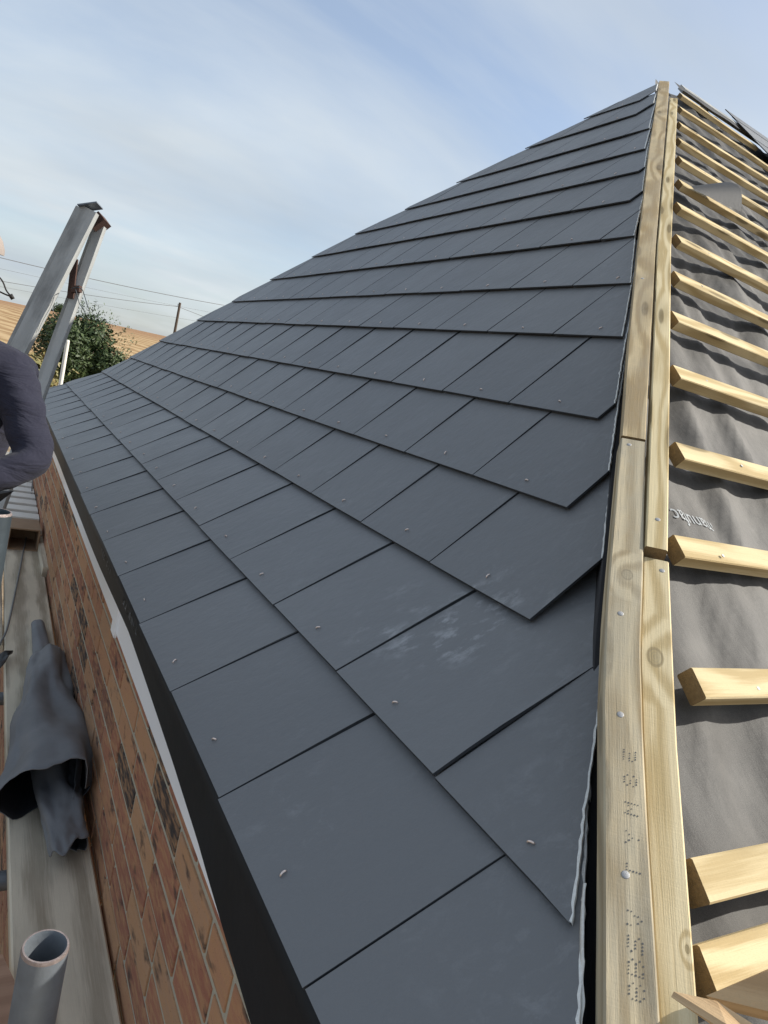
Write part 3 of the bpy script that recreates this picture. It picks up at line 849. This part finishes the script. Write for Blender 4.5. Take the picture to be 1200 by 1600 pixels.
# ------------------------------------------------------------------ scaffold
PZ = -.78
def plank(x0, x1, y0, y1, z, val, label, name='scaffold_board', group='scaffold boards beside the wall'):
    b = MB(); n_ = 30
    wd = x1-x0; path = []; fr = []
    for i in range(n_+1):
        y = y0 + (y1-y0)*i/n_
        path.append(Vector(((x0+x1)/2 + .004*math.sin(y*1.3+val*7), y, z + .003*math.sin(y*1.9+val*3)))); fr.append((Vector((1, 0, 0)), Vector((0, 0, 1))))
    ch = .004; th_ = .038
    pr = [(-wd/2+ch, 0), (wd/2-ch, 0), (wd/2, -ch), (wd/2, -th_+ch), (wd/2-ch, -th_), (-wd/2+ch, -th_), (-wd/2, -th_+ch), (-wd/2, -ch)]
    b.sweep(path, fr, pr, val, 0, 0)
    o = b.build(name, M['plank'])
    return tag(o, label, 'scaffold board', group)
plank(-.128, .067, -1.6, 4.05, PZ, .35, 'long grey scaffold board close beside the brick wall')
plank(-.365, -.140, 2.28, 6.2, PZ-.004, .77, 'outer scaffold board under the man and the trestle')
plank(-.60, -.375, 1.0, 6.2, PZ-.002, .12, 'scaffold board farthest from the brick wall')
plank(-.75, -.145, -1.9, -.55, PZ-.006, .52, 'wide board at the near end of the scaffold below the camera')
def tube_hollow(p, ztop, zbot, r, mt, name, label):
    b = MB(); seg = 40
    ri = r-.004
    def ring(z, q): return [Vector((p[0]+math.cos(a)*q, p[1]+math.sin(a)*q, z)) for a in [2*math.pi*i/seg for i in range(seg)]]
    rs_ = [(ring(zbot, r), 0), (ring(ztop-.004, r), 0), (ring(ztop, r-.0012), 1), (ring(ztop, ri+.001), 1), (ring(ztop-.004, ri), 0), (ring(ztop-.5, ri), 0)]
    for (a, ma), (c, mc) in zip(rs_, rs_[1:]):
        for i in range(seg):
            j = (i+1) % seg
            b.face([a[i], a[j], c[j], c[i]], None, .5, 1 if (mc == 1) else 0)
    b.face(rs_[-1][0], None)
    o = b.build(name, [mt, M['rustlip']]); autosmooth(o)
    return tag(o, label, 'scaffold pole', 'upright scaffold tubes')
tube_hollow((-.197, -.111), -.095, GZ, .0242, M['steel'], 'scaffold_tube', 'open topped steel scaffold tube standing in the bottom left corner')
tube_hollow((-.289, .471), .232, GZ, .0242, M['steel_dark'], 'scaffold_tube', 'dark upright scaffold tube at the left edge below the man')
tube_hollow((-.66, 4.4), .1, GZ, .0242, M['steel'], 'scaffold_tube', 'upright scaffold tube far along the outer edge behind the trestle')
for y, lab in ((1.93, 'horizontal scaffold tube under the boards beyond the grey roll'), (.94, 'horizontal scaffold tube under the board beside the grey roll'), (-.75, 'horizontal scaffold tube under the near end of the boards'), (4.4, 'horizontal scaffold tube under the far boards')):
    b = MB(); b.tube([(-1.1, y, PZ-.068), (.05, y, PZ-.068)], .0242, 20)
    o = b.build('scaffold_tube', M['steel']); autosmooth(o); tag(o, lab, 'scaffold tube', 'horizontal scaffold tubes')
for yy, lab in ((.94, 'steel clamp gripping the nearer horizontal scaffold tube left of the board'), (1.93, 'dark steel clamp on the horizontal scaffold tube level with the black scrap')):
    cp = empty('scaffold_coupler', (-.165, yy, PZ-.07)); tag(cp, lab, 'coupler', 'scaffold couplers')
    b = MB(); b.tube([(-.185, yy, PZ-.068), (-.150, yy, PZ-.068)], .033, 18); o = b.build('band', M['steel'], cp); autosmooth(o)
    b = MB(); b.tube([(-.168, yy+.02, PZ-.03), (-.168, yy+.035, PZ-.09)], .009, 8); b.tube([(-.168, yy+.012, PZ-.028), (-.168, yy+.030, PZ-.022)], .014, 6); b.build('bolt', M['rust'], cp)
pb = MB()
pts = [Vector((-.60, .62, -.745)), Vector((-.150, .588, -.745)), Vector((-.1285, .515, -.745)), Vector((-.135, -.3, -.745)), Vector((-.60, -.3, -.745))]
lo = [p-Vector((0, 0, .018)) for p in pts]
pb.face(pts[::-1], [(p.x, p.y) for p in pts][::-1], .2); pb.face(lo, [(p.x, p.y) for p in lo], .2)
for q in range(5): pb.face([pts[q], pts[(q+1) % 5], lo[(q+1) % 5], lo[q]], [(0, 0), (.2, 0), (.2, .018), (0, .018)], .2)
tag(pb.build('plywood_sheet', M['ply']), 'reddish plywood offcut with a cut corner left of the near board', 'plywood')
# rubble on the ground below
for i, (x, y, rz) in enumerate(((-.42, 1.35, .4), (-.36, 2.2, 1.1), (-.55, 1.8, 2.0), (-.30, .95, .2), (-.50, 2.9, .9), (-.40, 3.6, 2.5))):
    b = MB(); a = Vector((math.cos(rz), math.sin(rz), 0)); c = Vector((-math.sin(rz), math.cos(rz), 0))
    b.box(Vector((x, y, GZ+.10)), a, c, Vector((0, 0, 1)), .17+.03*(i % 3), .10, .09, .3+.1*i, ch=.006)
    tag(b.build('broken_brick', M['brick']), 'broken red brick lying on the ground under the scaffold', 'brick', 'rubble under the scaffold')

# black plastic scrap
b = MB()
pp = [(-.165, 2.00, .014), (-.150, 2.07, .006), (-.128, 2.125, .012), (-.105, 2.165, .004)]
ww = [.045, .055, .035, .004]
for i in range(3):
    a, c = pp[i], pp[i+1]
    f = lambda p, w_, s_: Vector((p[0]-.25*w_*s_, p[1]+w_*s_*.6, PZ+p[2]+.006+abs(s_)*.012))
    for s0, s1 in ((-1, 0), (0, 1)):
        b.face([f(a, ww[i], s0), f(c, ww[i+1], s0), f(c, ww[i+1], s1), f(a, ww[i], s1)])
o = b.build('plastic_scrap', M['plastic'], smooth=True); md = o.modifiers.new('s', 'SOLIDIFY'); md.thickness = .002
tag(o, 'torn black plastic scrap curling on the edge of the board', 'plastic scrap')

# small open box
bx = empty('open_box', (-.03, 3.75, PZ)); tag(bx, 'small open ended brown box on the scaffold board by the wall', 'box')
def slab(b, p, q):
    (x0, y0, z0), (x1, y1, z1) = p, q
    b.box(Vector((x0, (y0+y1)/2, z1)), Vector((1, 0, 0)), Vector((0, 1, 0)), Vector((0, 0, 1)), x1-x0, y1-y0, z1-z0)
x0, x1, y0, y1, z0, z1 = -.115, .050, 3.66, 3.90, PZ+.002, PZ+.135; w_ = .008
for nm, p, q in (('bottom', (x0, y0, z0), (x1, y1, z0+w_)), ('top', (x0, y0, z1-w_), (x1, y1, z1)), ('side', (x0, y0, z0+w_), (x0+w_, y1, z1-w_)), ('side', (x1-w_, y0, z0+w_), (x1, y1, z1-w_)), ('back', (x0+w_, y1-w_, z0+w_), (x1-w_, y1, z1-w_))):
    b = MB(); slab(b, p, q); b.build(nm, M['card'], bx)
b = MB(); b.box(Vector((x0, y0-.03, z1-.055)), Vector((0, 1, 0)), Vector((1, 0, 0)), Vector((0, 0, 1)), .03, .006, .07); b.build('flap', M['card'], bx)
# slatted pallet beyond, its sunlit brightness put into the pale slat colour
pa = empty('pallet', (-.15, 4.75, PZ)); tag(pa, 'pale slatted pallet lying across the far end of the scaffold', 'pallet')
for i in range(7):
    b = MB(); slab(b, (-.42, 4.12+i*.20, PZ+.07), (.07, 4.25+i*.20, PZ+.088)); b.build('slat', M['cream'], pa)
for x in (-.40, -.18, .02):
    b = MB(); slab(b, (x, 4.12, PZ+.002), (x+.04, 5.45, PZ+.069)); b.build('bearer', M['greywood'], pa)
# timber block against the wall
b = MB(); b.box(Vector((.066, 3.2, PZ+.055)), Vector((0, 1, 0)), Vector((1, 0, 0)), Vector((0, 0, 1)), .62, .03, .09, .6, ch=.003)
tag(b.build('timber_block', M['plank']), 'short timber wedged between the board and the wall beside the open box', 'timber')
# cable
pts = [(-.36, 1.60, .02), (-.20, 3.0, -.02), (.0, 4.6, -.12), (.062, 5.35, -.52), (.045, 4.7, PZ+.016), (-.005, 3.9, PZ+.018), (-.033, 3.54, PZ+.012), (-.076, 2.98, PZ+.01), (-.120, 2.45, PZ+.01), (-.150, 2.256, PZ+.01), (-.19, 2.05, PZ-.03), (-.22, 1.9, PZ-.4), (-.25, 1.9, GZ+.05)]
cu = [Vector(p) for p in pts[3:]]
def catmull(ps, n=10):
    out = []
    for i in range(len(ps)-1):
        p0, p1, p2, p3 = ps[max(i-1, 0)], ps[i], ps[i+1], ps[min(i+2, len(ps)-1)]
        for k in range(n):
            t = k/n
            out.append(.5*((2*p1)+(p2-p0)*t+(2*p0-5*p1+4*p2-p3)*t*t+(3*p1-p0-3*p2+p3)*t**3))
    out.append(ps[-1]); return out
b = MB(); b.tube(catmull(cu), .0042, 8)
tag(b.build('cable', M['cable'], smooth=True), 'grey cable trailing along the scaffold board past the box', 'cable')

# grey membrane roll
rl = empty('membrane_roll', (-.02, 1.6, PZ)); tag(rl, 'loosely rolled grey roofing membrane lying on the board against the wall', 'membrane roll')
def roll(name, y0, y1, xc, rad, turns, z, wav, wob, seed, taper=0.0, mt=0, skew=0.0):
    b = MB(); nl, na = 40, 56
    def pt(i, j):
        u = i/nl; a = j/na*turns*2*math.pi
        rr = rad(u)*(1 - .30*j/na)
        wv = wav*(math.sin(a*2.0+seed)+.6*math.sin(a*5+seed*2)) * (1-u)**3
        rr *= 1 + wob*noise.noise(Vector((math.cos(a)*1.3+seed, math.sin(a)*1.3, u*3.2))) + wob*.18*(1-abs(noise.noise(Vector((math.cos(a)*2.6+seed, math.sin(a)*2.6, u*7+seed)))))**4
        y = y0 + (y1-y0)*u + wv + skew*math.cos(a)*(1-u)
        x = xc(u) + math.cos(a-1.2)*rr*1.05; zz_ = PZ + z + rr*.80 + math.sin(a-1.2)*rr*.80
        return Vector((x, y, max(PZ+.004, zz_)))
    for i in range(nl):
        for j in range(na): b.face([pt(i, j), pt(i+1, j), pt(i+1, j+1), pt(i, j+1)])
    o = b.build(name, [M['roll'], M['roll_in']], rl, True)
    md = o.modifiers.new('s', 'SOLIDIFY'); md.thickness = .0022; md.offset = -1; md.material_offset = 1
    return o
roll('outer_sheet', 1.07, 2.06, lambda u: -.060+.075*u, lambda u: .128-.066*u, 1.25, 0, .022, .30, 1.3, skew=.04)
roll('inner_roll', 1.35, 2.46, lambda u: -.005+.002*u, lambda u: .050-.022*u, 1.9, .004, .015, .10, 2.2)
roll('torn_end', .90, 1.30, lambda u: .000-.02*u, lambda u: .052+.012*u, 1.05, 0, .018, .30, 4.0, skew=.04)

# ------------------------------------------------------------------ trestle (old pair of steps) on the scaffold
tr = empty('trestle', (-.43, 2.9, PZ)); tag(tr, 'weathered grey A shaped timber trestle leaning over the eaves with a rusty hinge', 'trestle')
def bar(path, wdir, wd, th_, val=.5):
    b = MB(); a = (path[1]-path[0]).normalized(); w_ = (wdir - a*wdir.dot(a)).normalized(); n_ = a.cross(w_)
    b.sweep([path[0], path[1]], [(w_, n_)]*2, [(-wd/2, th_/2), (wd/2, th_/2), (wd/2, -th_/2), (-wd/2, -th_/2)], val)
    return b
camr = Vector(RW[0])
def down(a, b_, z):
    t = (z-a.z)/(b_.z-a.z); return a+(b_-a)*t
A = at(141, 328, 3.30); B = down(A, at(27, 552, 3.32), PZ)
bar([A, B], camr, .078, .034, .3).build('front_leg', M['greywood'], tr)
A2 = at(131, 328, 3.36); B2 = down(A2, at(19, 552, 3.38), PZ)
bar([A2, B2], camr, .070, .03, .7).build('rear_leg', M['greywood'], tr)
A3 = at(161, 346, 3.42); B3 = down(A3, at(66, 610, 3.36), PZ)
bar([A3, B3], camr, .042, .03, .5).build('front_leg', M['greywood'], tr)
A4 = at(155, 350, 3.46); B4 = down(A4, at(60, 610, 3.40), PZ)
bar([A4, B4], Vector(RW[2]), .070, .020, .1).build('rear_leg', M['greywood'], tr)
bar([at(126, 325, 3.30), at(156, 321, 3.30)], Vector(RW[2]), .075, .006).build('top_plate', M['steel'], tr)
b = MB(); a = at(146, 352, 3.40); c = at(163, 343, 3.40)
bb = bar([at(145, 356, 3.40), at(164, 342, 3.40)], Vector(RW[1]), .050, .085); bb.build('hinge_block', M['rust'], tr)
bar([at(117, 405, 3.37), at(110, 466, 3.37)], camr, .030, .012).build('stay_bar', M['rust'], tr)
bar([at(113, 452, 3.36), at(126, 452, 3.345)], Vector(RW[1]), .03, .02).build('stay_bracket', M['rust'], tr)
wb = MB()
wb.tube(catmull([at(112, 451, 3.33), at(120, 449, 3.31), at(128, 452, 3.32), at(132, 462, 3.33), at(136, 475, 3.33), at(141, 488, 3.34)], 6), .0022, 6)
wb.tube(catmull([at(118, 452, 3.31), at(122, 466, 3.31), at(124, 474, 3.31), at(131, 484, 3.32), at(134, 492, 3.33)], 6), .0020, 6)
wb.build('wire_tie', M['steel_dark'], tr, True)

# ------------------------------------------------------------------ man at the left edge
man = None
def skin_obj(name, pts, edges, mt, parent=None, sub=2, root=0):
    me = bpy.data.meshes.new(name); me.from_pydata([p[:3] for p in pts], edges, [])
    o = bpy.data.objects.new(name, me); col.objects.link(o)
    o.modifiers.new('skin', 'SKIN'); me.skin_vertices  # layer made by the modifier
    if not me.skin_vertices: me.attributes
    sv = me.skin_vertices[0].data
    for i, p in enumerate(pts):
        r = p[3]; sv[i].radius = (r, r) if not isinstance(r, tuple) else r
        sv[i].use_root = (i == root)
    s = o.modifiers.new('sub', 'SUBSURF'); s.levels = sub; s.render_levels = sub
    bpy.context.view_layer.update()
    ev = o.evaluated_get(bpy.context.evaluated_depsgraph_get()); nm = bpy.data.meshes.new_from_object(ev)
    o.modifiers.clear(); o.data = nm; bpy.data.meshes.remove(me); nm.name = name
    nm.materials.clear(); nm.materials.append(mt)
    nm.polygons.foreach_set('use_smooth', [True]*len(nm.polygons))
    if parent: o.parent = parent
    return o
# joints (world metres); he faces the camera side, leaning a little, hands together in front
pel = (-.455, 1.53, .02); spn = (-.435, 1.50, .16); cst = (-.420, 1.455, .32); nkb = (-.450, 1.43, .455); nk = (-.447, 1.42, .515)
shl = (-.278, 1.335, .405); ell = (-.196, 1.180, .190); wrl = (-.365, 1.100, .125); hnl = (-.425, 1.080, .118)
shr = (-.615, 1.50, .405); elr = (-.715, 1.40, .17); wrr = (-.60, 1.20, .11); hnr = (-.545, 1.165, .105)
hipl = (-.385, 1.49, -.05); knl = (-.40, 1.38, -.42); anl = (-.41, 1.47, -.72)
hipr = (-.560, 1.57, -.05); knr = (-.545, 1.46, -.42); anr = (-.535, 1.55, -.72)
bp = [pel+(.10,), spn+(.10,), cst+(.11,), nkb+(.055,), nk+(.052,), (-.447, 1.405, .575, .062), (-.440, 1.41, .63, .080), (-.432, 1.42, .685, .078), (-.428, 1.425, .73, .05),
      shl+(.048,), ell+(.036,), wrl+(.026,), hnl+(.030,), shr+(.048,), elr+(.036,), wrr+(.026,), hnr+(.030,),
      hipl+(.075,), knl+(.055,), anl+(.036,), (-.415, 1.37, -.755, .030), hipr+(.075,), knr+(.055,), anr+(.036,), (-.545, 1.45, -.755, .030),
      (-.452, 1.325, .612, .012)]
be = [(0, 1), (1, 2), (2, 3), (3, 4), (4, 5), (5, 6), (6, 7), (7, 8), (2, 9), (9, 10), (10, 11), (11, 12), (2, 13), (13, 14), (14, 15), (15, 16), (0, 17), (17, 18), (18, 19), (19, 20), (0, 21), (21, 22), (22, 23), (23, 24), (6, 25)]
def add_hand(bp, be, idx, wr, hn):
    d = (Vector(hn)-Vector(wr)).normalized(); up = Vector((0, 0, 1)); sd_ = d.cross(up).normalized()
    for f in range(4):
        o = (f-1.5)*.018; ln = (.030, .036, .033, .025)[f]
        a = Vector(hn)+d*.020+sd_*o; b_ = a+d*ln-up*.010; c = b_+d*ln*.5-up*.022
        i = len(bp); bp += [tuple(a)+(.0095,), tuple(b_)+(.0088,), tuple(c)+(.0075,)]; be += [(idx, i), (i, i+1), (i+1, i+2)]
    a = Vector(wr)+(Vector(hn)-Vector(wr))*.6+sd_*.030; b_ = a+sd_*.018+d*.026-up*.008; c = b_+d*.022
    i = len(bp); bp += [tuple(a)+(.011,), tuple(b_)+(.0098,), tuple(c)+(.008,)]; be += [(idx, i), (i, i+1), (i+1, i+2)]
add_hand(bp, be, 12, wrl, hnl); add_hand(bp, be, 16, wrr, hnr)
man = skin_obj('person', bp, be, M['skin'])
tag(man, 'man in a navy long sleeved top standing on the scaffold, arm bent in front', 'person')
shirt = skin_obj('long_sleeved_top', [pel[:2]+(-.03, .185), spn+((.195),), cst+(.215,), (-.425, 1.44, .40, .175), nkb+(.085,), shl+(.070,), tuple((Vector(shl)*.5+Vector(ell)*.5))+(.060,), ell+(.056,), tuple((Vector(wrl)*.5+Vector(ell)*.5))+(.048,), wrl+(.038,),
     shr+(.066,), tuple((Vector(shr)*.5+Vector(elr)*.5))+(.060,), elr+(.055,), tuple((Vector(wrr)*.5+Vector(elr)*.5))+(.048,), wrr+(.038,)],
     [(0, 1), (1, 2), (2, 3), (3, 4), (3, 5), (5, 6), (6, 7), (7, 8), (8, 9), (3, 10), (10, 11), (11, 12), (12, 13), (13, 14)], M['shirt'], man)
def folds(o, amp, f):
    for v in o.data.vertices:
        c = v.co; v.co = c + v.normal*amp*(noise.noise(Vector((c.x*f, c.y*f, c.z*f*2.2)))+.5*noise.noise(Vector((c.x*f*2.5, c.y*f*2.5, c.z*f*4))))
shirt.modifiers.new('sub', 'SUBSURF').levels = 1
ev = shirt.evaluated_get(bpy.context.evaluated_depsgraph_get()); shirt.data = bpy.data.meshes.new_from_object(ev); shirt.modifiers.clear()
shirt.data.polygons.foreach_set('use_smooth', [True]*len(shirt.data.polygons)); folds(shirt, .006, 10)
skin_obj('trousers', [pel+(.138,), hipl+(.095,), knl+(.075,), anl+(.060,), hipr+(.095,), knr+(.075,), anr+(.060,)], [(0, 1), (1, 2), (2, 3), (0, 4), (4, 5), (5, 6)], M['trouser'], man)
for a in ((-.415, 1.48), (-.54, 1.56)):
    skin_obj('boot', [(a[0], a[1], -.68, .052), (a[0], a[1], -.735, .046), (a[0]-.006, a[1]-.09, -.745, .036), (a[0]-.01, a[1]-.16, -.75, .028)], [(0, 1), (1, 2), (2, 3)], M['boot'], man)
skin_obj('hair', [(-.434, 1.435, .635, .080), (-.430, 1.432, .672, .087), (-.428, 1.430, .71, .075)], [(0, 1), (1, 2)], M['hair'], man)
# sun hat with a narrow drooping brim and chin cord
ht = MB(); seg = 40
hc = Vector((-.424, 1.418, .704))
tilt = Vector((.10, -.05, 1)).normalized(); ex_ = tilt.cross(Vector((0, 1, 0))).normalized(); ey_ = tilt.cross(ex_)
rings = [(0, .091, .0), (0, .089, .014), (0, .080, .034), (0, .062, .056), (0, .038, .072), (0, .001, .080)]
rg = [[hc + ex_*math.cos(2*math.pi*i/seg)*r_ + ey_*math.sin(2*math.pi*i/seg)*r_ + tilt*(z_ + (.006*math.sin(3*2*math.pi*i/seg) if r_ > .11 else 0)) for i in range(seg)] for _, r_, z_ in rings]
for a, c in zip(rg, rg[1:]):
    for i in range(seg):
        j = (i+1) % seg; ht.face([a[i], a[j], c[j], c[i]])
hato = ht.build('hat', M['hat'], man, True)
cc = MB(); e0 = at(2, 437, 1.80); tg_ = at(17.5, 463, 1.80)
cc.tube(catmull([at(-14, 420, 1.80), at(3, 438, 1.80), at(10, 454, 1.80), tg_], 6), .0022, 6)
cc.tube(catmull([at(-20, 446, 1.80), at(2, 457, 1.80), at(11, 461, 1.80), tg_], 6), .0022, 6)
cc.tube([tg_+Vector((-.003, 0, .004)), tg_+Vector((.005, 0, -.006))], [.0055, .0050], 10)
cc.build('chin_cord', M['hair'], man, True)
# face details
eb = MB()
for sx_ in (-.030, .026):
    c = Vector((-.446+sx_, 1.345+abs(sx_)*.12, .640))
    eb.tube([c+Vector((-.006, 0, 0)), c+Vector((0, -.003, 0)), c+Vector((.006, 0, 0))], [.002, .0065, .002], 8)
eb.build('eye', M['eye'], man, True)
mo = MB(); mo.tube([Vector((-.474, 1.345, .575)), Vector((-.452, 1.335, .572)), Vector((-.428, 1.345, .575))], [.002, .005, .002], 8); mo.build('mouth', M['rust'], man, True)
for sx_ in (-.083, .078):
    ea = MB(); c = Vector((-.440+sx_, 1.42, .635)); ea.tube([c+Vector((0, 0, -.03)), c+Vector((.004*sx_*10, 0, 0)), c+Vector((0, 0, .03))], [.006, .014, .008], 8); ea.build('ear', M['skin'], man, True)

# ------------------------------------------------------------------ beyond: bush, post, fence, pole, wires, far trees
def crown(name, c, rad, n, leaf, mt, parent, seed, lumps=10, flat=.8):
    b = MB(); r_ = random.Random(seed)
    cl = []
    for i in range(lumps):
        d = Vector((r_.gauss(0, 1), r_.gauss(0, 1), r_.gauss(0, .8))).normalized()
        cl.append((Vector((d.x*rad[0]*.55, d.y*rad[1]*.55, d.z*rad[2]*.55)), r_.uniform(.42, .68)))
    for i in range(n):
        o, s_ = r_.choice(cl)
        d = Vector((r_.gauss(0, 1), r_.gauss(0, 1), r_.gauss(0, 1))).normalized()
        k = r_.random()**.35
        p = Vector(c) + o + Vector((d.x*rad[0]*s_, d.y*rad[1]*s_, d.z*rad[2]*s_))*k
        a = Vector((r_.gauss(0, 1), r_.gauss(0, 1), r_.gauss(0, .6))).normalized(); q = a.cross(d)
        if q.length < .1: continue
        q.normalize(); l = leaf*r_.uniform(.6, 1.4)
        b.face([p-a*l, p+q*l*.45, p+a*l, p-q*l*.45], None, min(1, max(0, r_.gauss(.4, .25))))
    # a few thin sprays poking out
    for i in range(int(n/220)):
        d = Vector((r_.gauss(0, 1), r_.gauss(0, 1), abs(r_.gauss(.5, .6)))).normalized()
        s0 = Vector(c) + Vector((d.x*rad[0], d.y*rad[1], d.z*rad[2]))*.9
        for k in range(14):
            p = s0 + d*(k*leaf*.55) + Vector((r_.gauss(0, 1), r_.gauss(0, 1), r_.gauss(0, 1)))*leaf*.5
            a = Vector((r_.gauss(0, 1), r_.gauss(0, 1), r_.gauss(0, 1))).normalized(); q = a.cross(d); q = q.normalized() if q.length > .05 else Vector((1, 0, 0))
            l = leaf*r_.uniform(.4, .9)
            b.face([p-a*l, p+q*l*.4, p+a*l, p-q*l*.4], None, r_.random())
    return b.build(name, mt, parent, merge=False)
def trunk(parent, base, top, r0, seed):
    b = MB(); r_ = random.Random(seed); base = Vector(base); top = Vector(top)
    b.tube([base, base.lerp(top, .4)+Vector((.05, .02, 0)), top], [r0, r0*.7, r0*.3], 8)
    for i in range(6):
        s0 = base.lerp(top, r_.uniform(.3, .8)); d = Vector((r_.gauss(0, 1), r_.gauss(0, 1), r_.uniform(.3, 1))).normalized()
        L = (top-base).length*.4
        b.tube([s0, s0+d*L*.5+Vector((0, 0, .05)), s0+d*L], [r0*.45, r0*.3, r0*.1], 6)
    b.build('trunk', M['bark'], parent)
def tree(label, c, rad, n, leaf, seed, group=None, mt='leaf', name='tree', cat='tree'):
    gz = ff(c[0], c[1]) if c[1] > 40 else GZ
    t = empty(name, (c[0], c[1], gz)); tag(t, label, cat, group)
    trunk(t, (c[0], c[1], gz-.05), (c[0], c[1], c[2]+rad[2]*.3), max(.05, rad[0]*.09), seed)
    crown('crown', c, rad, n, leaf, M[mt], t, seed)
    return t
bc = at(132, 540, 22)
tree('dark green bushy tree beyond the far end of the roof', (bc.x, bc.y, bc.z-.30), (1.34, 1.3, 1.42), 26000, .066, 11)
tb = Vector((.34, 1.0, 0))
for px, py, dep, rr_, lab in ((95, 487, 172, 2.0, 'small dark green tree on the field skyline right of the trestle leg'), (75, 486, 172, 1.1, 'tiny round tree on the field skyline between the trestle legs')):
    c = at(px, py, dep)
    tree(lab, (c.x, c.y, ff(c.x, c.y)+rr_*.7), (rr_*1.1, rr_*1.1, rr_), 1400, .28, int(px))
c = at(55, 572, 16)
tree('pale olive clump of tall dry weeds behind the man', (c.x, c.y, c.z-.5), (.55, .7, .8), 2600, .075, 31, mt='dryleaf', name='weed_clump', cat='weeds')
# slender pale post and a bit of fence behind the roof's far corner
po = MB(); p0_ = at(106, 531, 9.0); po.tube([Vector((p0_.x, p0_.y, GZ-.05)), Vector((p0_.x, p0_.y, p0_.z-.02)), Vector((p0_.x, p0_.y, p0_.z))], [.026, .026, .018], 10)
tag(po.build('post', M['cream']), 'slender pale post in front of the bushy tree', 'post')
fe_ = empty('fence', (1.2, 13.0, GZ)); tag(fe_, 'grey timber garden fence below the bushy tree', 'fence')
for i in range(8):
    b = MB(); b.box(Vector((.0+i*.55, 13.0, GZ)), Vector((0, 0, 1)), Vector((1, 0, 0)), Vector((0, 1, 0)), 1.62+.05*math.sin(i*2), .09, .09); b.build('fence_post', M['greywood'], fe_)
for i in range(6):
    b = MB(); b.box(Vector((-.1, 12.95, GZ+.25+i*.25)), Vector((1, 0, 0)), Vector((0, 0, 1)), Vector((0, -1, 0)), 4.1, .15, .025, i*.1); b.build('rail', M['greywood'], fe_)
# telegraph pole and wires
pt_ = at(281.5, 473, 66); gz = ff(pt_.x, pt_.y)
pole = empty('utility_pole', (pt_.x, pt_.y, gz)); tag(pole, 'dark wooden utility pole behind the roof carrying wires', 'pole')
b = MB(); b.tube([(pt_.x, pt_.y, gz-.1), (pt_.x, pt_.y, pt_.z)], [.16, .115], 12); o = b.build('shaft', M['tar'], pole); autosmooth(o)
b = MB(); b.tube([(pt_.x-.16, pt_.y-.12, pt_.z-.35), (pt_.x-.16, pt_.y-.12, pt_.z-.15)], .05, 8); b.build('insulator', M['steel'], pole)
def wirepath(a, c, sagm):
    return [a.lerp(c, t/24) - Vector((0, 0, sagm*4*(t/24)*(1-t/24))) for t in range(25)]
for (pa_, da), (pb_, db), sg, r_, lab in ((((-160, 362), 42), ((350, 477), 62), .25, .022, 'upper overhead wire crossing the sky above the pole'), (((-160, 409), 50), ((278, 479), 66), .25, .02, 'overhead wire running to the top of the pole'),
        (((278, 479), 66), ((420, 530), 78), .1, .02, 'short overhead wire leaving the pole to the right'), (((-160, 418), 80), ((420, 520), 120), .2, .014, 'faint thin overhead wire below the others'), (((-160, 383), 60), ((350, 492), 90), .2, .011, 'very faint overhead wire between the two darker wires')):
    b = MB(); b.tube(wirepath(at(*pa_, da), at(*pb_, db), sg), r_, 6)
    tag(b.build('overhead_wire', M['wire'], smooth=True), lab, 'wire', 'overhead wires')
